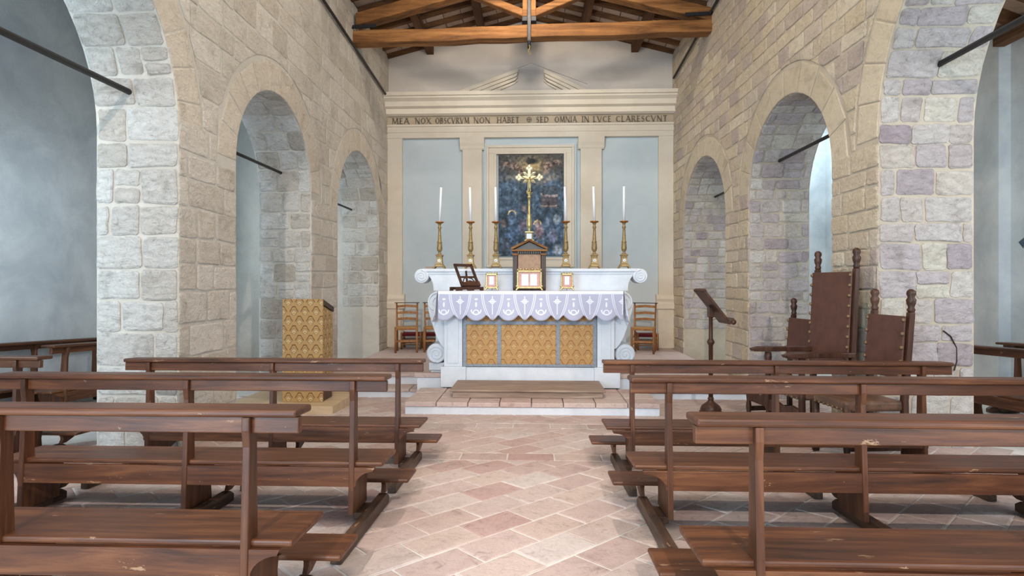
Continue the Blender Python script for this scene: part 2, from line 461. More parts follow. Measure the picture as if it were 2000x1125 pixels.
def piece(poly, fn, nf, proud, inset=0.012, sink=0.012):
    """one block: polygon on the surface -> verts, faces, score"""
    poly = clean(poly)
    if len(poly) < 3: return None
    A = parea(poly)
    if abs(A) < 0.0022: return None
    cx = sum(p[0] for p in poly) / len(poly); cy = sum(p[1] for p in poly) / len(poly)
    n = len(poly); size = math.sqrt(abs(A)); k = max(0.55, 1 - 2 * inset / size)
    base, mid, top = [], [], []
    for p in poly:
        q = Vector(fn(*p)); nn = Vector(nf(*p))
        base.append(q - nn * sink); mid.append(q + nn * proud * 0.55)
        p2 = (cx + (p[0] - cx) * k, cy + (p[1] - cy) * k)
        top.append(Vector(fn(*p2)) + Vector(nf(*p2)) * proud)
    v = base + mid + top
    f = [(i, (i + 1) % n, n + (i + 1) % n, n + i) for i in range(n)] + [(n + i, n + (i + 1) % n, 2 * n + (i + 1) % n, 2 * n + i) for i in range(n)]
    f.append(tuple(range(2 * n, 3 * n)))
    c = Vector(fn(cx, cy)); s = px(c)
    score = 0
    if s and -60 < s[0] < 2060 and -60 < s[1] < 1185:
        d = c - Vector((0, 0, 1.2)); nn = Vector(nf(cx, cy))
        score = abs(A) * max(0, -nn.dot(d.normalized())) / d.length_squared
    return v, f, score

def emit(name, stuffname, pieces, mat, parent, limit=290, smallest=0.0):
    pieces = sorted([p for p in pieces if p], key=lambda p: -p[2])
    rest = MB(); k = 0
    for v, f, s in pieces:
        if k < limit and s > smallest:
            me = mesh_obj(name, v, f, mat, parent); k += 1
        else: rest.add(v, f)
    if rest.v:
        o = rest.obj(stuffname, mat, parent); o['kind'] = 'stuff'

# ------------------------------------------------------------------ arcade walls
def wall(name, xw, th, arches, y0, y1, zt, zb, mat, label):
    """xw(y): nave face; th: thickness (signed, away from the nave); arches: (centre, radius, springing)"""
    ys = [y0]
    for c, r, sp in sorted(arches):
        ys += [c - r * math.cos(PI * i / 28) for i in range(29)]
    ys.append(y1)
    M = MB()
    def low(y, k):
        for c, r, sp in arches:
            if c - r - 1e-6 <= y <= c + r + 1e-6: return sp + math.sqrt(max(r * r - (y - c) ** 2, 0))
        return zb
    def inside(y):
        return any(c - r < y < c + r for c, r, sp in arches)
    for a, b in zip(ys[:-1], ys[1:]):
        ins = inside((a + b) / 2)
        la, lb = (low(a, 0), low(b, 0)) if ins else (zb, zb)
        xa, xb = xw(a), xw(b)
        M.add([(xa, a, la), (xb, b, lb), (xb, b, zt), (xa, a, zt), (xa + th, a, la), (xb + th, b, lb), (xb + th, b, zt), (xa + th, a, zt)],
              [(0, 1, 2, 3), (7, 6, 5, 4), (3, 2, 6, 7)] + ([(4, 5, 1, 0)] if ins else []))
    for c, r, sp in arches:
        for y in (c - r, c + r):
            x = xw(y)
            M.add([(x, y, zb), (x + th, y, zb), (x + th, y, sp), (x, y, sp)], [(0, 1, 2, 3)])
    for y in (y0, y1):
        x = xw(y); M.add([(x, y, zb), (x + th, y, zb), (x + th, y, zt), (x, y, zt)], [(0, 1, 2, 3)])
    o = mesh_obj(name, M.v, M.f, mat)
    return struct(o, label, 'wall')

def carve(poly, arches, tv):
    cy = sum(p[0] for p in poly) / len(poly); cz = sum(p[1] for p in poly) / len(poly)
    for c, r, sp in arches:
        if cz < sp + 0.02:
            if max(p[0] for p in poly) <= c - r or min(p[0] for p in poly) >= c + r: continue
            left = cy < c
            poly = clip(poly, 1, 0, c - r) if left else clip(poly, -1, 0, -(c + r))
            if len(poly) < 3: return None
        else:
            ro = r + tv + 0.012
            if all(math.hypot(p[0] - c, p[1] - sp) > ro + 0.35 for p in poly): continue
            pts = []
            for i in range(len(poly)):
                p, q = poly[i], poly[(i + 1) % len(poly)]
                for k in range(4): pts.append((p[0] + (q[0] - p[0]) * k / 4, p[1] + (q[1] - p[1]) * k / 4))
            if all(math.hypot(p[0] - c, p[1] - sp) < ro for p in pts): return None
            new = []
            for p in pts:
                d = math.hypot(p[0] - c, p[1] - sp)
                if d < ro and p[1] > sp - 0.3:
                    if d < 1e-4: continue
                    p = (c + (p[0] - c) * ro / d, sp + (p[1] - sp) * ro / d)
                new.append(p)
            if sum(1 for p in pts if math.hypot(p[0] - c, p[1] - sp) < ro) == 0: continue
            poly = clean(new)
            if len(poly) < 3: return None
    return poly

XL = -3.03
def xl(y): return XL
def xr(y): return 3.05 - 0.0328 * (y - 5.3)
TL, TR = -0.72, 0.82
AL = [(3.35, 1.50, 2.50), (6.80, 1.00, 2.45), (10.05, 1.20, 2.30), (-1.3, 2.6, 2.4)]  # last arch is unseen, made wide to let more light into the aisle
AR = [(3.47, 1.80, 2.50), (7.075, 1.055, 2.38), (10.11, 1.11, 2.27), (-1.3, 2.6, 2.4)]  # last arch likewise unseen and widened for aisle light
ZB, ZT = -0.75, 5.92

wl = wall('wall_left', xl, TL, AL, -4.0, 12.1, ZT, ZB, 'mortarL', 'pale limestone arcade wall with round arches beside the left aisle')
wr = wall('wall_right', xr, TR, AR, -4.0, 12.1, ZT, ZB, 'mortarR', 'sandy and mauve stone arcade wall with round arches beside the right aisle')

def nave_face(parent, xw, sgn, arches, hr, lr, tv, nv, mat, proud, gap, jit):
    fn = lambda a, b: (xw(a), a, b)
    nf = lambda a, b: (sgn, 0, 0)
    P = []
    for poly in courses(4.3, 12.0, -0.45, 5.86, hr, lr, gap, jit):
        q = carve(poly, arches, tv)
        if q: P.append(piece(wavy(q, 2, 0.006) if len(q) < 6 else q, fn, nf, proud * R.uniform(0.7, 1.2)))
    emit('stone', 'stone_field', P, mat, parent, 290, 1e-5)
    V = []
    for c, r, sp in arches[:3]:
        n = int(nv * r)
        t = 0.0
        for k in range(n):
            t0, t1 = PI * k / n, PI * (k + 1) / n
            ro = r + tv * R.uniform(0.86, 1.0)
            g = 0.006 / r
            seg = 2
            poly = [(c + (r + 0.004) * math.cos(t0 + g + (t1 - t0 - 2 * g) * i / seg), sp + (r + 0.004) * math.sin(t0 + g + (t1 - t0 - 2 * g) * i / seg)) for i in range(seg, -1, -1)]
            poly += [(c + ro * math.cos(t0 + g), sp + ro * math.sin(t0 + g)), (c + ro * math.cos(t1 - g), sp + ro * math.sin(t1 - g))]
            if c + r * math.cos(t0) < 4.0: continue
            V.append(piece(poly, fn, nf, proud * 0.8))
    emit('voussoir', 'voussoir_rest', V, 'vousL' if sgn > 0 else 'vous', parent, 290, 0)

def jambs(parent, xw, th, arches, specs, mat, proud):
    for (c, r, sp), (hr, lr, gap, plain_to) in zip(arches, specs):
        yj = c + r; s = 1 if th > 0 else -1
        x0 = xw(yj); a1 = abs(th)
        def pos(a, b, c=c, r=r, sp=sp, yj=yj):
            if b <= sp: y, z = yj, b
            else:
                t = (b - sp) / r; y, z = c + r * math.cos(t), sp + r * math.sin(t)
            return (xw(y) + s * a, y, z)
        def nrm(a, b, c=c, r=r, sp=sp):
            if b <= sp: return (0, -1, 0)
            t = (b - sp) / r
            return (0, -math.cos(t), -math.sin(t))
        P = []
        for poly in courses(0.004, a1 - 0.004, plain_to, sp + r * PI * 0.62, hr, lr, gap, 0.011, patchy=0.12):
            P.append(piece(wavy(poly, 3, 0.007), pos, nrm, proud * R.uniform(0.6, 1.25), 0.016))
        emit('jamb_stone', 'jamb_stone_field', P, mat, parent, 140, 1e-5)

nave_face(wl, xl, 1, AL, (0.20, 0.34), (0.26, 0.62), 0.36, 12, 'stoneL', 0.008, 0.022, 0.012)
nave_face(wr, xr, -1, AR, (0.15, 0.24), (0.22, 0.50), 0.34, 10, 'stoneR', 0.012, 0.018, 0.010)
jambs(wl, xl, TL, AL, [((0.22, 0.33), (0.22, 0.48), 0.020, -0.5), ((0.20, 0.30), (0.20, 0.42), 0.02, -0.5), ((0.20, 0.30), (0.20, 0.42), 0.02, 0.75)], 'stoneP', 0.016)
jambs(wr, xr, TR, AR, [((0.15, 0.26), (0.18, 0.46), 0.018, -0.5), ((0.13, 0.22), (0.16, 0.40), 0.017, -0.5), ((0.13, 0.22), (0.16, 0.40), 0.017, 0.35)], 'stoneRJ', 0.018)

# ------------------------------------------------------------------ floors and steps
def fz(y): return -SLOPE * y
Mb = MB().add([(-6.4, -4.0, fz(-4)), (6.4, -4.0, fz(-4)), (6.4, 12.2, fz(12.2)), (-6.4, 12.2, fz(12.2)), (-6.4, -4, fz(-4) - 0.2), (6.4, -4, fz(-4) - 0.2), (6.4, 12.2, fz(12.2) - 0.2), (-6.4, 12.2, fz(12.2) - 0.2)],
              [(0, 1, 2, 3), (7, 6, 5, 4), (0, 4, 5, 1), (1, 5, 6, 2), (2, 6, 7, 3), (3, 7, 4, 0)])
floor = struct(Mb.obj('floor', 'grout'), 'terracotta tiled nave floor laid diagonally with straight border bands', 'floor')
TW, TH_ = 0.372, 0.232
tiles = []
ffn = lambda a, b: (a, b, fz(b)); fnf = lambda a, b: (0, 0, 1)
def diag(ya, yb):
    e1 = (math.cos(PI / 4), math.sin(PI / 4)); e2 = (-e1[1], e1[0])
    for i in range(-40, 40):
        for j in range(-60, 60):
            a = (i + 0.5 * (j % 2) + 0.12) * TW; b = j * TH_
            g = 0.006
            jj = lambda: R.uniform(-0.004, 0.004)
            q = [(a + g, b + g), (a + TW - g, b + g), (a + TW - g, b + TH_ - g), (a + g, b + TH_ - g)]
            poly = [(p[0] * e1[0] + p[1] * e2[0] + jj(), p[0] * e1[1] + p[1] * e2[1] + jj() + 3.0) for p in q]
            cx = sum(p[0] for p in poly) / 4; cy = sum(p[1] for p in poly) / 4
            if abs(cx) > 4.2 or cy < ya - 0.3 or cy > yb + 0.3: continue
            if abs(cx) > cy * 0.95 + 0.3: continue
            poly = clip(poly, 0, -1, -(ya + 0.006)); poly = clip(poly, 0, 1, yb - 0.006) if len(poly) > 2 else poly
            if len(poly) > 2: tiles.append(piece(poly, ffn, fnf, 0.005 + R.uniform(-0.0015, 0.0015), 0.006, 0.004))
def band(ya, yb):
    x = -4.2 + 0.13
    while x < 4.2:
        l = 0.385
        tiles.append(piece([(x + 0.006, ya + 0.006), (x + l - 0.006, ya + 0.006), (x + l - 0.006, yb - 0.006), (x + 0.006, yb - 0.006)], ffn, fnf, 0.005, 0.006, 0.004)); x += l
diag(1.7, 4.66); band(4.66, 4.89); diag(4.89, 5.95); band(5.95, 6.18); diag(6.18, 8.0)
emit('tile', 'tile_field', tiles, 'tile', floor, 290, 0)

def step(name, x0, x1, y0, y1, z0, z1, label, nosing=0.05, tread='tile', tiles_n=None):
    base = MB().box(x0 + 0.0, x1 - 0.0, y0 + 0.025, y1, z0, z1 - nosing)
    o = struct(base.obj(name, 'white', bevel=0.01), label, 'step')
    if tiles_n:
        n, dp = tiles_n
        l = (x1 - x0) / n; y = y0; row = 0
        while y < y1 - 0.02:
            yb = min(y + dp, y1)
            for k in range(n):
                a = x0 + k * l
                MB().box(a + 0.004, a + l - 0.004, y + (0.0 if row == 0 else 0.004), yb - 0.003, z1 - nosing + 0.0005, z1 + R.uniform(-0.003, 0.003)).obj('tile', tread, o, bevel=0.008)
            y = yb; row += 1
    else:
        MB().box(x0, x1, y0, y1, z1 - nosing, z1).obj('tread', tread, o, bevel=0.012)
    return o
ZP = -0.165                                   # altar platform
ZU = -0.10                                    # floor behind the altar
step('altar_step', -1.50, 1.44, 6.68, 7.60, -0.62, ZP, 'whitewashed step with terracotta tread in front of the altar', 0.055, 'tile', (8, 0.31))
step('presbytery_step', -2.99, 2.93, 7.97, 8.40, -0.62, -0.25, 'lower whitewashed step running wall to wall behind the altar step', 0.04, 'tile', (14, 0.22))
step('presbytery_floor', -2.99, 2.80, 8.38, 11.95, -0.62, ZU, 'raised presbytery floor of worn tiles behind the altar', 0.05, 'tile')

# ------------------------------------------------------------------ back wall
YB = 12.0
bw = struct(MB().add([(-3.1, YB, -0.7), (2.95, YB, -0.7), (2.95, YB, 7.0), (-3.1, YB, 7.0), (-3.1, YB + 0.3, -0.7), (2.95, YB + 0.3, -0.7), (2.95, YB + 0.3, 7.0), (-3.1, YB + 0.3, 7.0)],
    [(0, 1, 2, 3), (7, 6, 5, 4), (0, 4, 5, 1), (1, 5, 6, 2), (2, 6, 7, 3), (3, 7, 4, 0)]).obj('wall_back', 'tymp'), 'plastered end wall with painted classical altarpiece surround', 'wall')
XR12 = xr(12.0)
# pale blue panels (slightly proud fields of the wall)
for x0, x1 in ((-2.72, -1.44), (-1.10, 0.96), (1.37, 2.55)):
    MB().box(x0, x1, YB - 0.012, YB + 0.01, ZU, 4.26).obj('panel', 'bluew', bw)
# pilasters
def pilaster(x0, x1, inner):
    p = thing('pilaster', 'x', 'pilaster'); del p['label'], p['category']; p.parent = bw
    d = 0.10
    if inner:
        MB().box(x0, x1, YB - d, YB, 1.0, 4.0).obj('shaft', 'cream', p, bevel=0.006)
        MB().prism([(YB, 3.96), (YB - d - 0.0, 3.96), (YB - d - 0.02, 3.99), (YB - d - 0.02, 4.03), (YB - d - 0.05, 4.09), (YB - d - 0.07, 4.20), (YB - d - 0.07, 4.22), (YB, 4.22)], 0, x0 - 0.05, x1 + 0.05).obj('capital', 'cream', p)
    else:
        MB().box(x0, x1, YB - d, YB, 0.98, 4.22).obj('shaft', 'cream', p, bevel=0.006)
    MB().prism([(YB, 0.70), (YB - d - 0.06, 0.70), (YB - d - 0.06, 0.80), (YB - d - 0.03, 0.84), (YB - d - 0.05, 0.90), (YB - d - 0.02, 0.98), (YB, 1.0)], 0, x0 - (0.05 if inner or x0 > 0 else 0.0), x1 + (0.05 if inner or x0 < 0 else 0.0)).obj('base', 'cream', p)
    MB().box(x0 - 0.02, x1 + 0.02, YB - d - 0.03, YB, ZU, 0.70).obj('pedestal', 'cream', p, bevel=0.008)
pilaster(-3.03, -2.72, False); pilaster(-1.47, -1.07, True); pilaster(0.95, 1.38, True); pilaster(2.53, XR12, False)
# entablature: cornice, frieze, architrave run wall to wall
ent = thing('entablature', 'x', 'entablature'); del ent['label'], ent['category']; ent.parent = bw
xa, xb = XL - 0.05, XR12 + 0.05
MB().prism([(YB, 5.06), (11.56, 5.06), (11.56, 4.99), (11.60, 4.98), (11.60, 4.95), (11.68, 4.90), (11.70, 4.81), (11.78, 4.78), (11.78, 4.68), (11.84, 4.65), (YB, 4.65)], 0, xa, xb).obj('cornice', 'cream', ent)
MB().box(xa, xb, 11.90, YB, 4.47, 4.66).obj('frieze', 'frieze', ent)
MB().prism([(YB, 4.475), (11.84, 4.475), (11.84, 4.44), (11.87, 4.43), (11.87, 4.32), (11.885, 4.315), (11.885, 4.21), (YB, 4.21)], 0, xa, xb).obj('architrave', 'cream', ent)
# broken pediment in low relief
for sx, x0, x1, z1 in ((-1, -1.86, -0.33, 5.60), (1, 1.30, 0.20, 5.58)):
    for k, (off, d) in enumerate(((0.0, 0.16), (-0.07, 0.12), (-0.14, 0.08), (-0.21, 0.05))):
        zz0, zz1 = 5.04 + off, z1 + off
        xc = x0 + (x1 - x0) * max(0.0, (5.04 - zz0) / (zz1 - zz0))
        MB().prism([(xc, max(zz0, 5.04)), (x1, zz1), (x1 + sx * 0.03 * k, zz1 - 0.075), (x0 + (x1 - x0) * min(1, (5.115 - zz0) / (zz1 - zz0)) , 5.04)], 1, YB - d, YB).obj('raking_moulding', 'cream', ent)
MB().beam((-1.2, YB - 0.012, 5.33), (-0.06, YB - 0.012, 5.77), 0.03, 0.025).obj('raking_fillet', 'tymp', ent)
MB().beam((1.10, YB - 0.012, 5.32), (-0.06, YB - 0.012, 5.77), 0.03, 0.025).obj('raking_fillet', 'tymp', ent)

# lettering of the frieze, stroke-built roman capitals
GL = {  # strokes: x0,y0,x1,y1,weight(1 thick/0 thin) on a 0..w x 0..1 cell
 'M': (1.05, [(.1, 0, .18, 1, 0), (.18, 1, .52, .1, 1), (.52, .1, .86, 1, 0), (.86, 1, .95, 0, 1)]),
 'E': (.62, [(.15, 0, .15, 1, 1), (.15, .96, .55, .96, 0), (.15, .52, .48, .52, 0), (.15, .04, .57, .04, 0)]),
 'A': (.86, [(.05, 0, .43, 1, 0), (.43, 1, .81, 0, 1), (.2, .36, .64, .36, 0)]),
 'N': (.9, [(.13, 0, .13, 1, 0), (.13, 1, .77, 0, 1), (.77, 0, .77, 1, 0)]),
 'O': (.95, None), 'X': (.85, [(.08, 1, .76, 0, 1), (.76, 1, .08, 0, 0)]),
 'B': (.68, [(.13, 0, .13, 1, 1), (.13, .96, .45, .94, 0), (.45, .94, .53, .75, 1), (.53, .75, .42, .54, 0), (.13, .53, .45, .53, 0), (.45, .53, .6, .28, 1), (.6, .28, .48, .05, 0), (.48, .05, .13, .04, 0)]),
 'S': (.62, [(.52, .85, .35, .97, 0), (.35, .97, .14, .86, 0), (.14, .86, .14, .66, 0), (.14, .66, .5, .38, 1), (.5, .38, .5, .14, 0), (.5, .14, .3, .02, 0), (.3, .02, .1, .14, 0)]),
 'C': (.82, [(.74, .82, .52, .97, 0), (.52, .97, .24, .86, 0), (.24, .86, .11, .5, 1), (.11, .5, .24, .14, 1), (.24, .14, .52, .03, 0), (.52, .03, .74, .17, 0)]),
 'V': (.86, [(.06, 1, .43, 0, 1), (.43, 0, .8, 1, 0)]),
 'R': (.78, [(.13, 0, .13, 1, 1), (.13, .96, .45, .95, 0), (.45, .95, .57, .75, 1), (.57, .75, .45, .52, 0), (.45, .52, .13, .5, 0), (.35, .5, .72, 0, 1)]),
 'H': (.9, [(.13, 0, .13, 1, 1), (.77, 0, .77, 1, 1), (.13, .52, .77, .52, 0)]),
 'T': (.76, [(.38, 0, .38, 1, 1), (.05, .96, .71, .96, 0)]),
 'D': (.86, [(.13, 0, .13, 1, 1), (.13, .96, .5, .93, 0), (.5, .93, .74, .65, 1), (.74, .65, .74, .35, 1), (.74, .35, .5, .07, 0), (.5, .07, .13, .04, 0)]),
 'I': (.34, [(.17, 0, .17, 1, 1)]), 'L': (.62, [(.15, 0, .15, 1, 1), (.15, .04, .58, .04, 0)]),
}
GL['O'] = (.95, [(.475 + .37 * math.cos(PI * k / 5), .5 + .47 * math.sin(PI * k / 5), .475 + .37 * math.cos(PI * (k + 1) / 5), .5 + .47 * math.sin(PI * (k + 1) / 5), 1 if k in (0, 4, 5, 9) else 0) for k in range(10)])
def letter_word(text, x0, x1, zb_, h):
    tot = sum(GL[c][0] + 0.12 for c in text) - 0.12
    sx = (x1 - x0) / tot; M = MB(); x = x0
    for c in text:
        wd, st = GL[c]
        for a, b, e, g, t in st:
            p, q = Vector((x + a * sx, 11.892, zb_ + b * h)), Vector((x + e * sx, 11.892, zb_ + g * h))
            if (q - p).length < 1e-4: continue
            M.beam(p, q, 0.012, 0.024 if t else 0.012)
            for pp, yy in ((p, b), (q, g)):
                if t and (yy < .01 or yy > .99) and c not in 'O':
                    M.box(pp.x - 0.022, pp.x + 0.022, 11.887, 11.897, pp.z - 0.004, pp.z + 0.004)
        x += (wd + 0.12) * sx
    return M.obj('lettering', 'letter', ent)
for wd, x0, x1 in (('MEA', -2.93, -2.57), ('NOX', -2.45, -2.12), ('OBSCVRVM', -2.03, -1.33), ('NON', -1.24, -0.90), ('HABET', -0.76, -0.30),
                   ('SED', 0.04, 0.30), ('OMNIA', 0.42, 0.87), ('IN', 0.97, 1.12), ('LVCE', 1.20, 1.57), ('CLARESCVNT', 1.66, 2.70)):
    letter_word(wd, x0, x1, 4.505, 0.115)
M = MB()
M.tube([(-0.10 + 0.045 * math.cos(2 * PI * k / 16), 11.893, 4.565 + 0.05 * math.sin(2 * PI * k / 16)) for k in range(17)], 0.007, 5)
M.box(-0.14, -0.06, 11.887, 11.898, 4.558, 4.572); M.box(-0.107, -0.093, 11.887, 11.898, 4.525, 4.605)
M.box(-0.152, -0.138, 11.887, 11.898, 4.548, 4.582); M.box(-0.062, -0.048, 11.887, 11.898, 4.548, 4.582)
M.obj('lettering', 'letter', ent)

# altarpiece: moulded frame and canvas
fr = thing('altarpiece', 'dark blue religious canvas in a moulded cream frame on the end wall', 'painting', (-0.05, YB - 0.012, 1.5))
def frame_ring(x0, x1, z0, z1, wd, d0, d1, name, mat):
    for a in ((x0, x1, z1 - wd, z1), (x0, x1, z0, z0 + wd), (x0, x0 + wd, z0 + wd, z1 - wd), (x1 - wd, x1, z0 + wd, z1 - wd)):
        MB().box(a[0] + 0.05, a[1] + 0.05, -d1, -d0, a[2] - 1.5, a[3] - 1.5).obj(name, mat, fr, bevel=0.006)
frame_ring(-1.03, 0.87, 1.50, 4.10, 0.05, 0.0, 0.06, 'frame', 'bluew')
frame_ring(-0.98, 0.82, 1.55, 4.05, 0.05, 0.0, 0.10, 'frame', 'cream')
frame_ring(-0.93, 0.77, 1.60, 4.00, 0.11, 0.0, 0.07, 'frame', 'cream')
frame_ring(-0.82, 0.66, 1.70, 3.92, 0.05, 0.0, 0.09, 'frame', 'cream')
cv = MB().box(-0.68 + 0.0, 0.71 + 0.0, -0.055, -0.0, 0.28, 2.36).obj('canvas', 'black', fr)
def paint_rgb(u, v):
    n = lambda s, o=0.0: mnoise.fractal(Vector((u * s + o, v * s * 1.5, o * 1.7)), 1.0, 2.0, 5)
    a, b = n(4, 3.1), n(11, 7.7)
    base = Vector((44, 68, 92)) + Vector((16, 22, 30)) * a * 1.4 + Vector((26, 30, 36)) * max(b, -0.6)
    def mixto(c, t):
        nonlocal base
        t = max(0.0, min(1.0, t)); base = base * (1 - t) + Vector(c) * t
    top = max(0, (v - 0.70) / 0.2)
    mixto((72, 60, 50), min(1, top) * 0.75)
    g = math.exp(-(((u - 0.49) / 0.22) ** 2 + ((v - 0.885) / 0.085) ** 2)); mixto((186, 150, 84), g * 0.85 + 0.15 * g * b)
    e = ((u - 0.49) / 0.10) ** 2 + ((v - 0.935) / 0.030) ** 2; mixto((34, 36, 34), 1.3 - e)
    for cx, cy, rx, ry in ((0.24, 0.885, 0.10, 0.05), (0.33, 0.84, 0.06, 0.05), (0.12, 0.91, 0.07, 0.03), (0.72, 0.89, 0.10, 0.05), (0.86, 0.92, 0.09, 0.035), (0.70, 0.83, 0.05, 0.045)):
        t = 1.0 - ((u - cx) / rx) ** 2 - ((v - cy) / ry) ** 2
        if t > 0: mixto((152, 118, 98) if b > 0.02 else (84, 52, 46), t * 0.9)
    cl = math.exp(-((v - 0.745 - 0.035 * math.sin(u * 9)) / 0.03) ** 2); mixto((138, 122, 108), cl * (0.35 + 0.5 * max(0, a + 0.3)) * (1 if 0.1 < u < 0.9 else 0.4))
    if 0.42 < v < 0.72:
        for cx, wd in ((0.16, 0.02), (0.30, 0.016), (0.53, 0.022), (0.90, 0.02)):
            if abs(u - cx) < wd: mixto((66, 88, 104), 0.5)
    if 0.62 < u < 0.88 and 0.47 < v < 0.69:
        mixto((78, 58, 60) if v < 0.575 else (58, 70, 82), 0.75)
        if abs(v - 0.60 - 0.012 * math.sin(u * 14)) < 0.012: mixto((168, 140, 132), 0.7)
        if abs(v - 0.49 - 0.04 * (u - 0.75) ** 2 * 10) < 0.007: mixto((172, 158, 130), 0.5)
    for cx, cy, rx, ry, c in ((0.20, 0.36, 0.08, 0.08, (70, 96, 132)), (0.20, 0.20, 0.12, 0.13, (58, 88, 128)), (0.38, 0.47, 0.05, 0.05, (128, 108, 104)), (0.36, 0.30, 0.07, 0.10, (88, 70, 86)), (0.60, 0.24, 0.09, 0.10, (120, 84, 88)), (0.57, 0.32, 0.045, 0.04, (176, 146, 130)),
                              (0.74, 0.34, 0.06, 0.05, (96, 112, 138)), (0.86, 0.36, 0.07, 0.06, (142, 158, 168)), (0.80, 0.20, 0.12, 0.09, (92, 96, 124)), (0.88, 0.06, 0.08, 0.07, (158, 166, 176)), (0.66, 0.08, 0.10, 0.06, (110, 128, 152)), (0.40, 0.12, 0.10, 0.08, (62, 92, 130)), (0.54, 0.12, 0.05, 0.03, (190, 182, 188)), (0.08, 0.32, 0.05, 0.05, (110, 84, 70)), (0.10, 0.10, 0.07, 0.10, (64, 70, 88))):
        t = 1.0 - ((u - cx) / rx) ** 2 - ((v - cy) / ry) ** 2
        if t > 0: mixto(tuple(x * (1 + 0.5 * b) for x in c), t * 1.2 * 0.75)
    for cx, cy, rr in ((0.20, 0.41, 0.055), (0.575, 0.315, 0.05)):
        d = math.hypot((u - cx), (v - cy) * 1.49)
        if abs(d - rr) < 0.009 and v > cy - 0.005: mixto((206, 172, 112), 0.9)
    c2 = n(26, 1.3)
    base *= 1.0 + 0.35 * c2
    if c2 < -0.55: mixto((16, 22, 30), 0.6)
    if c2 > 0.55: mixto((150, 158, 168), 0.25)
    g_ = (base.x + base.y + base.z) / 3
    return lin(tuple(max(0, min(255, (x * 0.72 + g_ * 0.28) * 1.15)) for x in base))
def painting():
    nx, nz = 110, 164
    v = [(-0.68 + 1.39 * i / nx, -0.058, 0.28 + 2.08 * j / nz) for j in range(nz + 1) for i in range(nx + 1)]
    f = [(j * (nx + 1) + i, j * (nx + 1) + i + 1, (j + 1) * (nx + 1) + i + 1, (j + 1) * (nx + 1) + i) for j in range(nz) for i in range(nx)]
    o = mesh_obj('painted_surface', v, f, 'paint', cv)
    at = o.data.color_attributes.new('Col', 'FLOAT_COLOR', 'POINT')
    for j in range(nz + 1):
        for i in range(nx + 1): at.data[j * (nx + 1) + i].color = paint_rgb(i / nx, j / nz)
painting()

# ------------------------------------------------------------------ aisle walls and roofs
struct(MB().box(-6.4, -6.0, -4.0, 12.2, -0.8, 5.4).obj('wall_aisle_left', 'aisle'), 'blue-grey plastered outer wall of the left aisle', 'wall')
struct(MB().box(6.0, 6.4, -4.0, 7.55, -0.8, 4.4).obj('wall_aisle_right', 'aisle'), 'plastered outer wall of the right aisle', 'wall')
struct(MB().box(5.85, 6.4, 7.55, 12.2, -0.8, 4.4).obj('wall_aisle_right_far', 'aisle'), 'further thicker stretch of the right aisle outer wall', 'wall')
struct(MB().box(-6.0, XL + TL, 11.26, 12.2, -0.8, 5.4).obj('wall_aisle_left_end', 'mortarL'), 'plastered end wall of the left aisle', 'wall')
struct(MB().box(xr(12) + TR, 5.85, 11.9, 12.2, -0.8, 5.2).obj('wall_aisle_right_end', 'aisle'), 'plastered end wall of the right aisle', 'wall')
struct(MB().add([(-6.4, -4, 5.3), (XL + TL, -4, 5.85), (XL + TL, 12.2, 5.85), (-6.4, 12.2, 5.3), (-6.4, -4, 5.4), (XL + TL, -4, 5.95), (XL + TL, 12.2, 5.95), (-6.4, 12.2, 5.4)],
    [(0, 3, 2, 1), (4, 5, 6, 7), (0, 1, 5, 4), (1, 2, 6, 5), (2, 3, 7, 6), (3, 0, 4, 7)]).obj('ceiling_aisle_left', 'beamd'), 'dark boarded lean-to ceiling of the left aisle', 'ceiling')
car = struct(MB().add([(6.4, -4, 4.3), (3.6, -4, 5.4), (3.6, 12.2, 5.4), (6.4, 12.2, 4.3), (6.4, -4, 4.4), (3.6, -4, 5.5), (3.6, 12.2, 5.5), (6.4, 12.2, 4.4)],
    [(0, 3, 2, 1), (4, 5, 6, 7), (0, 1, 5, 4), (1, 2, 6, 5), (2, 3, 7, 6), (3, 0, 4, 7)]).obj('ceiling_aisle_right', 'pianella'), 'lean-to ceiling of the right aisle with wooden rafters', 'ceiling')
for k in range(16):
    y = 4.6 + k * 0.46
    MB().beam((6.0, y, 4.39), (3.75, y, 5.27), 0.10, 0.12).obj('rafter', 'beamd', car)
MB().beam((5.93 - 0.12, 4.0, 4.25), (5.93 - 0.12, 7.5, 4.25), 0.14, 0.16, (1, 0, 0)).obj('purlin', 'beamy', car)
# blue painted consecration mark on the right aisle wall
def on_wall(pts, x=5.995): return [(x, y, z) for y, z in pts]
mk = MB()
for tri in ([(7.43, 1.72), (7.33, 1.78), (7.36, 1.64)], [(7.26, 1.46), (7.17, 1.56), (7.15, 1.42)]):
    n0 = [(5.994, y, z) for y, z in tri] + [(6.004, y, z) for y, z in tri]
    mk.add(n0, [(0, 1, 2), (5, 4, 3), (0, 3, 4, 1), (1, 4, 5, 2), (2, 5, 3, 0)])
mk.beam((5.996, 7.36, 1.70), (5.996, 7.21, 1.50), 0.006, 0.02)
tag(mk.obj('wall_mark', 'markp'), 'small blue-grey hourglass mark painted on the right aisle wall', 'wall mark')

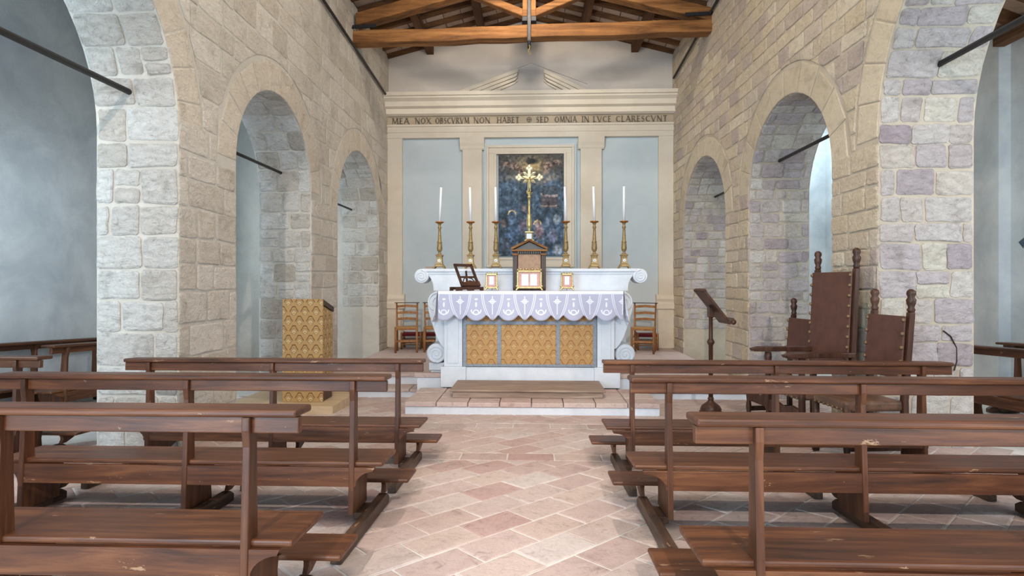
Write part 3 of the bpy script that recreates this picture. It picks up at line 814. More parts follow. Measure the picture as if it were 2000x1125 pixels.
# ------------------------------------------------------------------ nave roof
XC, ZR, RS = -0.08, 6.66, 0.262
def rz(x): return ZR - RS * abs(x - XC)
roof = struct(MB().add([(-3.9, -4, rz(-3.9) + 0.13), (XC, -4, ZR + 0.13), (3.95, -4, rz(3.95) + 0.13), (-3.9, 12.3, rz(-3.9) + 0.13), (XC, 12.3, ZR + 0.13), (3.95, 12.3, rz(3.95) + 0.13),
    (-3.9, -4, rz(-3.9) + 0.2), (XC, -4, ZR + 0.2), (3.95, -4, rz(3.95) + 0.2), (-3.9, 12.3, rz(-3.9) + 0.2), (XC, 12.3, ZR + 0.2), (3.95, 12.3, rz(3.95) + 0.2)],
    [(0, 3, 4, 1), (1, 4, 5, 2), (6, 7, 10, 9), (7, 8, 11, 10), (0, 1, 7, 6), (1, 2, 8, 7), (3, 9, 10, 4), (4, 10, 11, 5), (0, 6, 9, 3), (2, 5, 11, 8)]).obj('ceiling', 'grout'),
    'pitched timber roof with rafters and pale terracotta tiles over the nave', 'ceiling')
ry = [8.3 + 0.405 * k for k in range(10)]
for y in ry:
    for s, xe in ((-1, -3.05), (1, 3.0)):
        MB().beam((xe, y, rz(xe) + 0.035), (XC, y, ZR + 0.035), 0.085, 0.072).obj('rafter', 'beamd', roof)
for ya, yb in zip(ry[:-1], ry[1:]):
    for s, xe in ((-1, -3.05), (1, 3.0)):
        n = 9
        for k in range(n):
            xa_, xb_ = xe + (XC - xe) * (k + 0.02) / n, xe + (XC - xe) * (k + 0.98) / n
            MB().beam((xa_, (ya + yb) / 2, rz(xa_) + 0.088 + R.uniform(-.004, .004)), (xb_, (ya + yb) / 2, rz(xb_) + 0.088), 0.325, 0.024).obj('roof_tile', 'pianella', roof)
for x in (-2.15, -1.06, 1.00, 2.06):
    MB().beam((x, 7.8, rz(x) - 0.075), (x, 12.0, rz(x) - 0.075), 0.14, 0.15, (1, 0, 0)).obj('purlin', 'beamy', roof)
MB().beam((XC, 7.8, ZR - 0.06), (XC, 12.0, ZR - 0.06), 0.16, 0.18, (1, 0, 0)).obj('ridge_beam', 'beamy', roof)

YT = 9.70
tr = thing('roof_truss', 'heavy timber king-post truss with iron strap spanning the nave before the altar', 'truss', (XC, YT, 5.3))
def tb(name, mat, pts_w, **k):      # a roughly hewn beam along given centre points with (width,height)
    M = MB(); v = []; f = []
    for (p, wd, h) in pts_w:
        p = Vector(p) - Vector((XC, YT, 5.3))
        v += [p + Vector((0, -wd / 2, -h / 2)), p + Vector((0, wd / 2, -h / 2)), p + Vector((0, wd / 2, h / 2)), p + Vector((0, -wd / 2, h / 2))]
    n = len(pts_w)
    for i in range(n - 1):
        for q in range(4): f.append((i * 4 + q, i * 4 + (q + 1) % 4, i * 4 + 4 + (q + 1) % 4, i * 4 + 4 + q))
    f += [(0, 1, 2, 3), tuple(4 * n - 4 + q for q in range(4))]
    M.add(v, f); return M.obj(name, mat, tr, bevel=0.02, **k)
tie = []
for k in range(15):
    x = -3.10 + 6.1 * k / 14
    tie.append(((x, YT, 5.32 + 0.11 * k / 14 + R.uniform(-.010, .010)), 0.24, 0.215 + R.uniform(-.015, .012)))
tb('tie_beam', 'beam', tie)
for s in (-1, 1):
    pr = []
    for k in range(10):
        t = k / 9; x = s * 2.98 + (XC - s * 2.98) * t + (s * 0.11) * t
        pr.append(((x, YT, rz(x) - 0.155 - 0.12 + R.uniform(-.01, .01)), 0.22, 0.22))
    tb('principal_rafter', 'beam', pr)
    tb('strut', 'beam', [((XC + s * 0.09, YT, 5.70), 0.16, 0.13), ((XC + s * 1.15, YT, 6.13), 0.15, 0.13)])
def tbx(name, mat, x0, x1, y0, y1, z0, z1, bv=0.008):
    return MB().box(x0 - XC, x1 - XC, y0 - YT, y1 - YT, z0 - 5.3, z1 - 5.3).obj(name, mat, tr, bevel=bv)
tbx('king_post', 'beam', XC - 0.11, XC + 0.11, YT - 0.10, YT + 0.10, 5.63, 6.45)
tbx('iron_plate', 'sooty', XC - 0.12, XC + 0.12, YT - 0.11, YT + 0.11, 5.545, 5.625)
tbx('iron_strap', 'iron', XC - 0.032, XC + 0.032, YT - 0.165, YT - 0.14, 5.21, 6.3)
tbx('iron_strap', 'iron', XC - 0.032, XC + 0.032, YT - 0.165, YT + 0.165, 5.19, 5.215)
MB().tube([(0, -0.15, -0.10), (0, -0.15, -0.17)], 0.02, 8).obj('bolt', 'sooty', tr)
MB().tube([(0.012 * math.sin(t * 0.9), -0.15, -0.17 - 0.02 * t) for t in range(8)] + [(0.03, -0.15, -0.30), (0.012, -0.15, -0.325)], 0.010, 6).obj('hook', 'gold', tr)
for s, x in ((-1, -2.88), (1, 2.72)):
    M = MB(); zz = 5.485 if s < 0 else 5.60
    M.beam((x - 0.26 - XC, -0.135, zz - 5.3 - 0.01), (x + 0.26 - XC, -0.135, zz - 5.3 + 0.01), 0.02, 0.055); M.obj('iron_strap', 'sooty', tr)

# long rods running high along the nave walls and tie rods across the arches
def rspan(x, arch, z):
    c, r, sp = arch; hh = math.sqrt(r * r - max(z - sp, 0) ** 2)
    return [(x, c - hh + 0.004, z), (x, c + hh - 0.006, z)]
def rod(name, pts, r, mat, label, cat='tie rod', n=8):
    return tag(MB().tube(pts, r, n).obj(name, mat, smooth=True), label, cat, 'iron rods of the arcade')
rod('wall_rod', [(XL + 0.05, 7.0, 5.29), (XL + 0.05, 11.7, 5.01)], 0.022, 'iron', 'dark rod running high along the pale arcade wall towards the altar')
rod('wall_rod', [(xr(8.7) - 0.05, 8.7, 5.72), (xr(11.7) - 0.06, 11.7, 5.31)], 0.022, 'iron', 'dark rod running high along the sandy arcade wall towards the altar')
rod('tie_rod', rspan(-3.43, AL[0], 2.83), 0.026, 'iron', 'thick tie rod across the nearest arch on the pale limestone side')
rod('tie_rod', rspan(-3.43, AL[1], 2.71), 0.020, 'iron', 'tie rod across the middle arch beside the damask lectern')
rod('tie_rod', rspan(-3.55, AL[2], 2.65), 0.020, 'iron', 'tie rod across the far arch on the pale limestone side')
rod('tie_rod', rspan(3.50, AR[0], 3.10), 0.026, 'iron', 'thick tie rod across the nearest arch on the mauve stone side')
rod('tie_rod', rspan(3.32, AR[1], 2.87), 0.022, 'iron', 'tie rod across the arch above the three leather chairs')
rod('tie_rod', rspan(3.40, AR[2], 2.84), 0.020, 'iron', 'tie rod across the far arch on the sandy stone side')
tag(MB().tube([(3.60, 5.255, 0.79), (3.66, 5.25, 0.74), (3.71, 5.252, 0.64), (3.71, 5.25, 0.52), (3.69, 5.252, 0.44)], 0.006, 6).obj('wire', 'rust'), 'thin bent wire hanging on the mauve stone pier', 'wire')

# ------------------------------------------------------------------ pews
def make_pew(L, sp, label, kneel=None, bench=False):
    t = thing('pew', label, 'pew', group='wooden church pews')
    h = L / 2
    MB().box(-h, h, -0.048, 0.105, 0.802, 0.830).obj('book_rest', 'pew', t, bevel=0.009)
    MB().box(-h + 0.0, h - 0.0, -0.022, 0.012, 0.740, 0.8015).obj('back_rail', 'pew', t, bevel=0.004)
    MB().box(-h + 0.02, h - 0.02, -0.012, 0.315, 0.322, 0.348).obj('seat', 'pew', t, bevel=0.009)
    ap = [(-h + 0.06, 0.321), (-h + 0.07, 0.30)]
    for k in range(7):
        a = PI / 2 * k / 6; ap.append((-sp - 0.13 + 0.11 * math.sin(a), 0.215 + 0.085 * math.cos(a)))
    ap += [(-x, z) for x, z in reversed(ap)]
    MB().prism(ap, 1, -0.030, -0.006).obj('seat_apron', 'pew', t, bevel=0.003)
    k0, k1 = (-h - 0.06, h + 0.06) if kneel is None else kneel
    if not bench: MB().box(k0, k1, 0.29, 0.54, 0.145, 0.170).obj('kneeler', 'pew', t, bevel=0.009)
    for x in (-sp, 0, sp):
        prof = [(-0.036, 0.06), (-0.034, 0.69), (-0.046, 0.753), (-0.046, 0.801), (0.05, 0.801), (0.042, 0.763), (0.022, 0.728), (0.028, 0.60), (0.045, 0.35), (0.05, 0.322)]
        prof += [(0.27, 0.321), (0.262, 0.27), (0.235, 0.20), (0.225, 0.14), (0.235, 0.06)]
        MB().prism(prof, 0, x - 0.015, x + 0.015).obj('end_board', 'pewv', t, bevel=0.004)
        xo = x + (0.085 if x > 0 else -0.085 if x < 0 else 0.05)
        ra, rb = (-0.06, 0.30) if bench else (-0.52, 0.38)
        MB().prism([(ra, 0.0), (rb, 0.0), (rb, 0.045), (rb - 0.04, 0.07), (ra + 0.05, 0.07), (ra, 0.04)], 0, xo - 0.028, xo + 0.028).obj('foot_rail', 'pewy', t, bevel=0.006)
        if x: MB().box(min(x, xo), max(x, xo), 0.02, 0.20, 0.02, 0.058).obj('cross_bar', 'pewy', t, bevel=0.004)
        if k0 < xo < k1 and not bench:
            MB().prism([(0.33, 0.07), (0.345, 0.10), (0.345, 0.12), (0.325, 0.144), (0.52, 0.144), (0.495, 0.12), (0.46, 0.10), (0.38, 0.07)], 0, xo - 0.014, xo + 0.014).obj('kneeler_leg', 'pewv', t, bevel=0.004)
    return t
def set_pew(t, x, y, rz_=0.0, dz=0.0):
    t.location = (x, y, fz(y) + 0.006 + dz); t.rotation_euler = (TILT if abs(rz_) < 0.3 else 0, 0 if abs(rz_) < 0.3 else 0, rz_)
G = 'wooden church pews'
p1 = make_pew(2.28, 0.95, 'nearest brown pew of the block on the damask lectern side, its book rest worn pale')
set_pew(p1, -0.868 - 1.14, 2.10)
p = dup(p1, 'middle brown pew of the block on the damask lectern side', (0, 0, 0), (0, 0, 0)); set_pew(p, -0.826 - 1.14, 3.215)
p = dup(p1, 'brown pew closest to the damask lectern, third from the camera', (0, 0, 0), (0, 0, 0)); set_pew(p, -0.827 - 1.14, 4.29)
q1 = make_pew(2.50, 1.04, 'nearest brown pew of the block on the leather chairs side')
set_pew(q1, 0.552 + 1.25, 2.0)
p = dup(q1, 'middle brown pew of the block on the leather chairs side', (0, 0, 0), (0, 0, 0)); set_pew(p, 0.534 + 1.25, 3.22)
q3 = make_pew(2.50, 1.04, 'brown pew closest to the leather chairs, third from the camera', (-1.31, 0.25))
set_pew(q3, 0.512 + 1.25, 4.29)
# aisle pews
b1 = make_pew(2.28, 0.95, 'pew standing against the blue-grey plaster wall in the left aisle', bench=True)
def aisle_pew(label, x, y, rot, src=None):
    p = src or dup(p1 if abs(rot) < 0.5 else b1, label, (0, 0, 0), (0, 0, 0)); p.rotation_euler = (0, 0, rot)
    p.location = (x, y, fz(y) + 0.006)
    if abs(rot) > 0.5:
        p.rotation_euler = (0, -TILT if rot > 0 else TILT, rot)
        e = Matrix.Rotation(TILT, 4, 'X') @ Matrix.Rotation(rot, 4, 'Z'); p.rotation_euler = e.to_euler()
    else: p.rotation_euler = (TILT, 0, rot)
    return p
aisle_pew('pew end poking in beside the pale pier at the left edge', -3.89 - 1.14, 4.42, 0.0)
aisle_pew('pew standing against the blue-grey plaster wall in the left aisle', -5.88, 6.60, -PI / 2, b1)
aisle_pew('pew standing side-on behind the pale pier in the left aisle', -5.02, 6.95, PI / 2)
aisle_pew('pew seen side-on beyond the mauve stone pier in the right aisle', 4.78, 5.75, -PI / 2)
aisle_pew('pew against the plaster wall in the right aisle, mostly cut by the frame', 5.70, 6.1, PI / 2)

# ------------------------------------------------------------------ high altar
AX = -0.055
al = thing('altar', 'white stucco altar with scrolled brackets and gradine, damask frontal panels between pilasters', 'altar', (AX, 8.0, ZP))
def ab(name, mat, x0, x1, y0, y1, z0, z1, bv=0.008, par=None):
    return MB().box(x0 - AX, x1 - AX, y0 - 8, y1 - 8, z0 - ZP, z1 - ZP).obj(name, mat, par or al, bevel=bv)
YF = 7.67
ab('plinth', 'white', -1.10, 0.99, YF + 0.02, 8.42, ZP, 0.10)
ab('plinth_block', 'white', -1.236, -0.90, YF - 0.025, 8.40, ZP, 0.106)
ab('plinth_block', 'white', 0.79, 1.128, YF - 0.025, 8.40, ZP, 0.106)
ab('pilaster', 'white', -1.195, -0.95, YF, 8.38, 0.106, 1.04)
ab('pilaster', 'white', 0.83, 1.056, YF, 8.38, 0.106, 1.04)
for x0, x1 in ((-1.15, -1.0), (0.88, 1.01)):
    ab('pilaster_field', 'white', x0, x1, YF - 0.012, YF + 0.01, 0.15, 1.0, 0.006)
ab('body', 'white', -0.96, 0.84, YF + 0.05, 8.38, 0.10, 1.04)
# frontal
ft = ab('frontal', 'frontal', -0.945, 0.825, YF + 0.015, YF + 0.045, 0.108, 1.03, 0.0)
for a in ((-0.945, -0.895, 0.108, 1.03), (0.775, 0.825, 0.108, 1.03), (-0.485, -0.435, 0.145, 1.03), (0.292, 0.342, 0.145, 1.03)):
    ab('braid', 'zinc', a[0], a[1], YF + 0.003, YF + 0.016, a[2], a[3], 0.003, ft)
ab('braid', 'zinc', -0.895, 0.775, YF + 0.002, YF + 0.016, 0.108, 0.142, 0.003, ft)
ab('braid', 'zinc', -0.895, 0.775, YF + 0.001, YF + 0.016, 0.665, 0.712, 0.003, ft)
ab('mensa', 'white', -1.240, 1.138, YF - 0.12, 8.22, 1.04, 1.105, 0.01)
def spiral(cx, cz, r, y, turns, dirn, a0, rr=0.015, name='spiral', par=None):
    pts = []
    n = int(turns * 22)
    for k in range(n + 1):
        t = k / n; a = a0 + dirn * 2 * PI * turns * t; q = r * (1 - 0.88 * t)
        pts.append((cx + q * math.cos(a) - AX, y - 8, cz + q * math.sin(a) - ZP))
    MB().tube(pts, [rr * (1 - 0.5 * k / n) for k in range(n + 1)], 6).obj(name, 'white', par or al, smooth=True)
for s in (-1, 1):
    ex = -1.05 if s < 0 else 0.92         # inner edge of the bracket
    ox = -1.425 if s < 0 else 1.31
    dx = abs(ox - ex)
    pr = [(0, 1.10), (0.62, 1.10), (0.86, 1.075), (0.97, 1.01), (1.0, 0.93), (0.97, 0.84), (0.90, 0.74), (0.80, 0.62), (0.68, 0.49), (0.55, 0.40), (0.42, 0.34), (0.0, 0.34)]
    brk = MB().prism([(ex + s * a * dx - AX, z - ZP) for a, z in pr], 1, YF + 0.06 - 8, 8.20 - 8).obj('side_bracket', 'white', al, bevel=0.012)
    spiral(ex + s * dx * 0.63, 0.955, 0.135, YF + 0.055, 2.2, -s, PI / 2, par=brk)
    cx = -1.32 if s < 0 else 1.215
    M = MB(); M.lathe([(0.125, -0.22), (0.135, -0.20), (0.135, 0.2), (0.125, 0.22)], (cx - AX, 8.02 - 8, 0.265 - ZP), 28, Matrix.Rotation(PI / 2, 4, 'X')); scr = M.obj('side_scroll', 'white', al, bevel=0.006)
    spiral(cx, 0.265, 0.115, 7.80, 2.3, s, -PI / 2, par=scr)
    ab('scroll_block', 'white', cx - 0.11, cx + 0.13 if s < 0 else cx + 0.11, 7.86, 8.3, 0.03, 0.135)
    ab('side_step', 'tile', (-1.62 if s < 0 else 1.13), (-1.20 if s < 0 else 1.50), 7.78, 7.965, -0.06, 0.0, 0.01)
    ab('side_step', 'white', (-1.58 if s < 0 else 1.13), (-1.22 if s < 0 else 1.48), 7.80, 7.965, -0.36, -0.06, 0.006)
    ab('scroll_pier', 'white', cx - 0.09, cx + 0.12 if s < 0 else cx + 0.09, 7.90, 8.28, ZP - 0.0, 0.03, 0.006)
# gradine with scrolled ends
gp = [(-1.43, 1.10), (-1.44, 1.20), (-1.47, 1.28), (-1.52, 1.345), (-1.60, 1.385), (-1.60, 1.42)]
poly = gp + [(2 * AX - x, z) for x, z in reversed(gp)]
MB().prism([(x - AX, z - ZP) for x, z in poly], 1, 8.22 - 8, 8.52 - 8).obj('gradine', 'white', al, bevel=0.01)
ab('gradine_moulding', 'white', -1.55, 1.44, 8.19, 8.23, 1.375, 1.418)
ab('gradine_moulding', 'white', -1.52, 1.41, 8.205, 8.23, 1.345, 1.368, 0.004)
ab('gradine_pier', 'white', -1.40, 1.29, 8.225, 8.50, ZP, 1.10, 0.006)
for s in (-1, 1):
    cx = AX + s * 1.545
    M = MB(); M.lathe([(0.095, -0.16), (0.103, -0.15), (0.103, 0.15), (0.095, 0.16)], (cx - AX, 8.36 - 8, 1.315 - ZP), 26, Matrix.Rotation(PI / 2, 4, 'X')); scr = M.obj('gradine_scroll', 'white', al, bevel=0.005)
    spiral(cx, 1.315, 0.085, 8.20, 2.2, s, PI / 2, 0.011, par=scr)

# wooden predella
pd = thing('predella', 'weathered grey-brown wooden footboard in front of the altar', 'footboard', (-0.08, 7.26, ZP))
MB().box(-0.90, 0.90, -0.31, 0.36, 0.0, 0.076).obj('riser', 'predella', pd, bevel=0.006)
MB().box(-0.93, 0.93, -0.345, 0.375, 0.0765, 0.102).obj('board', 'predella', pd, bevel=0.008)

# altar cloth: linen top, lace drop with scallops
cl = thing('altar_cloth', 'white altar cloth with deep scalloped lace border over the altar', 'altar cloth', (AX, 8.0, 1.105))
ZC = 1.105
def cb(x, y, z): return (x - AX, y - 8.0, z - ZC)
xs0, xs1 = -1.25, 1.15
MB().box(xs0 - AX, xs1 - AX, YF - 0.142 - 8, 8.21 - 8, 0.0012, 0.006).obj('linen_top', 'linen', cl)
NX, NZ = 240, 16
HEM = [-1.22, -1.07, -0.905, -0.76, -0.62, -0.505, -0.335, -0.20, -0.055, 0.085, 0.235, 0.395, 0.53, 0.67, 0.82, 0.97, 1.12]
def hem(x):
    # alternating wide and narrow scallops
    p_ = (x - 0.09) / 0.42
    d = abs(p_ - round(p_)) * 0.42; e = 0.21 - d
    wide = max(0.0, 1 - (d / 0.128) ** 2.4); nar = max(0.0, 1 - (e / 0.075) ** 1.3)
    return 0.312 + 0.068 * max(wide, nar)
def drop(name, P, n, off):
    v, f = [], []
    for i in range(n + 1):
        t = i / n
        x, y, nx_, ny_ = P(t)
        H_ = hem(x if off is None else x + off)
        for j in range(NZ + 1):
            q = j / NZ
            bulge = (0.012 + 0.020 * q) * math.cos((x - 0.09) * 2 * PI / 0.42) * q + 0.012 * q
            v.append(cb(x + nx_ * bulge, y + ny_ * bulge, ZC + 0.004 - H_ * q))
    for i in range(n):
        for j in range(NZ):
            f.append((i * (NZ + 1) + j, (i + 1) * (NZ + 1) + j, (i + 1) * (NZ + 1) + j + 1, i * (NZ + 1) + j + 1))
    o = mesh_obj(name, v, f, 'lace', cl, smooth=True)
    so = o.modifiers.new('thick', 'SOLIDIFY'); so.thickness = 0.002
    return o
drop('lace_drop', lambda t: (xs0 + (xs1 - xs0) * t, YF - 0.147, 0, -1), NX, None)
for s, xx in ((-1, xs0), (1, xs1)):
    v, f = [], []
    n = 26
    for i in range(n + 1):
        y = YF - 0.145 + 0.17 * i / n
        Hh = 0.36 + 0.05 * math.sin(i * 0.9)
        for j in range(9):
            q = j / 8
            v.append(cb(xx + s * (0.012 + 0.05 * q + 0.022 * math.sin(i * 0.85) * q), y - 0.03 * q, ZC + 0.004 - Hh * q))
    for i in range(n):
        for j in range(8): f.append((i * 9 + j, (i + 1) * 9 + j, (i + 1) * 9 + j + 1, i * 9 + j + 1))
    o = mesh_obj('side_drop', v, f, 'linen', cl, smooth=True)
    o.modifiers.new('thick', 'SOLIDIFY').thickness = 0.002
ZM = 1.1115

# candlesticks and candles
def candlestick(x, label, lean, clabel):
    t = thing('candlestick', label, 'candlestick', (x, 8.36, 1.42), group='gilt candlesticks on the gradine')
    # three-sided style foot: flared block on paws
    def sq(w_, z): return [(-w_, -w_, z), (w_, -w_, z), (w_, w_, z), (-w_, w_, z)]
    lev = [(0.062, 0.03), (0.058, 0.06), (0.046, 0.075), (0.040, 0.15), (0.044, 0.185), (0.056, 0.19), (0.054, 0.20), (0.030, 0.215)]
    v = sum([sq(w_, z) for w_, z in lev], []); n = len(lev)
    f = [(i * 4 + k, i * 4 + (k + 1) % 4, i * 4 + 4 + (k + 1) % 4, i * 4 + 4 + k) for i in range(n - 1) for k in range(4)] + [(3, 2, 1, 0), tuple(4 * n - 4 + k for k in range(4))]
    foot = MB().add(v, f).obj('foot', 'giltwood', t, bevel=0.004)
    for sx in (-1, 1):
        for sy in (-1, 1):
            MB().tube([(sx * 0.048, sy * 0.048, 0.045), (sx * 0.064, sy * 0.06, 0.03), (sx * 0.078, sy * 0.07, 0.008)], [0.016, 0.012, 0.008], 8).obj('paw', 'giltwood', foot)
    MB().lathe([(0.021, -0.004), (0.022, 0.0), (0.018, 0.004)], (0, -0.044, 0.118), 14, Matrix.Rotation(PI / 2, 4, 'X')).obj('medallion', 'enamel', foot)
    MB().lathe([(0.007, -0.003), (0.007, 0.003)], (0, -0.0495, 0.118), 8, Matrix.Rotation(PI / 2, 4, 'X')).obj('medallion_mark', 'markp', foot)
    MB().lathe([(0.022, 0.205), (0.026, 0.215), (0.018, 0.235), (0.020, 0.245), (0.034, 0.265), (0.040, 0.29), (0.037, 0.33), (0.033, 0.375), (0.036, 0.38), (0.036, 0.39), (0.027, 0.40), (0.025, 0.44), (0.021, 0.52), (0.018, 0.575), (0.026, 0.585), (0.028, 0.60), (0.020, 0.615), (0.017, 0.63), (0.024, 0.645), (0.030, 0.655)], (0, 0, 0), 16).obj('stem', 'giltwood', t, smooth=True)
    MB().lathe([(0.020, 0.655), (0.055, 0.664), (0.064, 0.676), (0.060, 0.682), (0.014, 0.680)], (0, 0, 0), 20).obj('drip_pan', 'brass', t, smooth=True)
    c = thing('candle', clabel, 'candle', (x, 8.36, 1.42 + 0.6815), (0, lean, 0), 'white altar candles')
    MB().lathe([(0.0185, 0.0), (0.0185, 0.30), (0.0165, 0.49), (0.013, 0.497), (0.003, 0.498)], (0, 0, 0), 14).obj('wax', 'wax', c, smooth=True)
    MB().tube([(0, 0, 0.496), (0.001, 0, 0.512)], 0.0028, 6).obj('wick', 'wick', c)
od = ['outermost', 'second', 'innermost']
for k, (x, ln) in enumerate(((-1.365, 0.045), (-0.915, -0.02), (-0.548, -0.015))):
    candlestick(x, od[k] + ' gilt candlestick on the book stand side of the altar shelf', ln, 'tall white candle in the ' + od[k] + ' candlestick on the book stand side')
for k, (x, ln) in enumerate(((1.285, 0.0), (0.863, -0.025), (0.455, -0.03))):
    candlestick(x, od[k] + ' gilt candlestick on the side of the altar shelf away from the book stand', ln, 'tall white candle in the ' + od[k] + ' candlestick away from the book stand')

# altar cross
cr = thing('altar_cross', 'tall gilt processional-style cross with flared ends rising behind the tabernacle', 'cross', (-0.07, 8.44, 1.42))
MB().box(-0.055, 0.055, -0.055, 0.055, 0.0, 0.53).obj('base', 'giltwood', cr, bevel=0.006)
MB().box(-0.07, 0.07, -0.07, 0.07, 0.40, 0.42).obj('base_cornice', 'gold', cr, bevel=0.004)
MB().box(-0.065, 0.065, -0.065, 0.065, 0.52, 0.54).obj('base_cornice', 'gold', cr, bevel=0.004)
MB().box(-0.035, 0.035, -0.058, -0.05, 0.435, 0.51).obj('enamel_plate', 'enamel', cr)
MB().lathe([(0.03, 0.54), (0.016, 0.56), (0.034, 0.60), (0.042, 0.64), (0.040, 0.70), (0.032, 0.78), (0.036, 0.79), (0.022, 0.80), (0.019, 0.95), (0.016, 1.02), (0.026, 1.03), (0.030, 1.05), (0.020, 1.07), (0.034, 1.10), (0.018, 1.14), (0.022, 1.18), (0.015, 1.24)], (0, 0, 0), 14).obj('stem', 'gold', cr, smooth=True)
for a in range(5):
    an = a * 2 * PI / 5
    MB().tube([(0.02 * math.cos(an), 0.02 * math.sin(an), 1.09), (0.05 * math.cos(an), 0.05 * math.sin(an), 1.115 + 0.02 * (a % 2))], [0.012, 0.004], 6).obj('leaf', 'gold', cr)
M = MB()
M.box(-0.024, 0.024, -0.012, 0.012, 1.10, 1.46); M.box(-0.145, 0.145, -0.0115, 0.0115, 1.305, 1.35)
M.obj('cross_arm', 'palegold', cr, bevel=0.006)
for cx, cz, ax in ((0, 1.46, (0, 1)), (-0.15, 1.328, (-1, 0)), (0.15, 1.328, (1, 0))):
    M = MB()
    M.ball((cx + ax[0] * 0.028, 0, cz + ax[1] * 0.028), 0.030, 10, 6, (1, 0.5, 1))
    for s in (-1, 1): M.ball((cx + (s * 0.026 if ax[1] else -ax[0] * 0.002), 0, cz + (s * 0.026 if ax[0] else -0.002)), 0.029, 10, 6, (1, 0.5, 1))
    M.obj('trefoil_end', 'palegold', cr, smooth=True)
for sx in (-1, 1):
    for sz in (-1, 1):
        MB().tube([(0.02 * sx, 0, 1.328 + 0.02 * sz), (0.058 * sx, 0, 1.328 + 0.055 * sz), (0.090 * sx, 0, 1.328 + 0.078 * sz)], [0.018, 0.026, 0.006], 6).obj('ray', 'palegold', cr)
# crucifix figure, one small cast body
M = MB()
M.tube([(-0.115, -0.026, 1.345), (-0.06, -0.026, 1.318), (0, -0.028, 1.298), (0.06, -0.026, 1.318), (0.115, -0.026, 1.345)], [0.006, 0.008, 0.012, 0.008, 0.006], 7)
M.tube([(0, -0.028, 1.305), (0.002, -0.028, 1.26), (-0.003, -0.028, 1.225), (0.006, -0.034, 1.175), (0.0, -0.024, 1.12)], [0.015, 0.018, 0.016, 0.013, 0.008], 8)
M.ball((0.010, -0.036, 1.325), 0.015, 8, 6)
M.obj('corpus', 'gold', cr, smooth=True)

# tabernacle
tb_ = thing('tabernacle', 'dark wooden temple-fronted tabernacle at the centre of the altar', 'tabernacle', (-0.064, 8.06, ZM))
MB().box(-0.225, 0.225, -0.05, 0.12, 0.0, 0.54).obj('body', 'darkwood', tb_, bevel=0.004)
MB().box(-0.155, 0.155, -0.062, -0.048, 0.05, 0.50).obj('panel', 'fabric', tb_, bevel=0.003)
for s in (-1, 1):
    M = MB().box(s * 0.195 - 0.032, s * 0.195 + 0.032, -0.085, -0.04, 0.02, 0.49)
    col_ = M.obj('column', 'darkwood', tb_, bevel=0.006)
    for q in (-1, 0, 1): MB().box(s * 0.195 + q * 0.018 - 0.003, s * 0.195 + q * 0.018 + 0.003, -0.089, -0.084, 0.05, 0.47).obj('flute', 'greyp', col_)
    MB().box(s * 0.195 - 0.04, s * 0.195 + 0.04, -0.093, -0.035, 0.485, 0.51).obj('capital', 'beam', col_, bevel=0.004)
for k in range(11): MB().box(-0.15 + k * 0.03 - 0.009, -0.15 + k * 0.03 + 0.009, -0.085, -0.05, 0.508, 0.538).obj('dentil', 'greyp', tb_)
MB().box(-0.245, 0.245, -0.105, 0.13, 0.54, 0.565).obj('cornice', 'beam', tb_, bevel=0.004)
MB().prism([(-0.20, 0.565), (0.20, 0.565), (0, 0.665)], 1, -0.07, 0.12).obj('tympanum', 'greyp', tb_)
for s in (-1, 1): MB().beam((s * 0.25, -0.0, 0.575), (0, -0.0, 0.695), 0.21, 0.03, (0, 1, 0)).obj('pediment_slope', 'beam', tb_, bevel=0.003)

def altar_card(name, label, x, y, wd, ht, win):
    t = thing(name, label, 'framed card', (x, y, ZM), group='gilt altar cards')
    h = wd / 2
    MB().box(-h + 0.008, h - 0.008, -0.012, 0.012, 0.03, ht - 0.02).obj('backing', 'pink', t)
    bw_ = 0.022 if wd < 0.2 else 0.026
    for a in ((-h, h, 0.028, 0.028 + bw_), (-h, h, ht - 0.02 - bw_, ht - 0.02), (-h, -h + bw_, 0.03, ht - 0.02), (h - bw_, h, 0.03, ht - 0.02)):
        MB().box(a[0], a[1], -0.024, 0.0, a[2], a[3]).obj('frame', 'gold', t, bevel=0.006)
    for x0, x1, z0, z1 in win: MB().box(x0, x1, -0.0165, -0.011, z0, z1).obj('page', 'page', t)
    n = 9 if wd > 0.2 else 5
    for k in range(n):
        xx = -h + 0.012 + (wd - 0.024) * k / (n - 1)
        MB().ball((xx, -0.012, ht - 0.012 + 0.006 * (k % 2)), 0.013, 8, 5).obj('crest', 'gold', t)
    for s in (-1, 1):
        MB().tube([(s * (h - 0.03), -0.012, 0.045), (s * (h - 0.008), -0.02, 0.03), (s * (h + 0.008), -0.03, 0.006)], [0.018, 0.014, 0.010], 8).obj('scroll_foot', 'gold', t)
        MB().ball((s * h, -0.014, 0.06), 0.016, 8, 5).obj('boss', 'gold', t)
    MB().tube([(0, 0.01, ht * 0.7), (0, 0.07, 0.004)], 0.005, 6).obj('strut', 'brass', t)
altar_card('altar_card', 'wide gilt framed altar card with two pages before the tabernacle', -0.064, 7.88, 0.34, 0.295, [(-0.105, -0.012, 0.07, 0.225), (0.012, 0.105, 0.07, 0.225)])
altar_card('altar_card', 'small gilt framed altar card beside the wooden book stand', -0.578, 7.92, 0.165, 0.25, [(-0.032, 0.032, 0.08, 0.195)])
altar_card('altar_card', 'small gilt framed altar card on the side away from the book stand', 0.447, 7.92, 0.165, 0.25, [(-0.032, 0.032, 0.08, 0.195)])

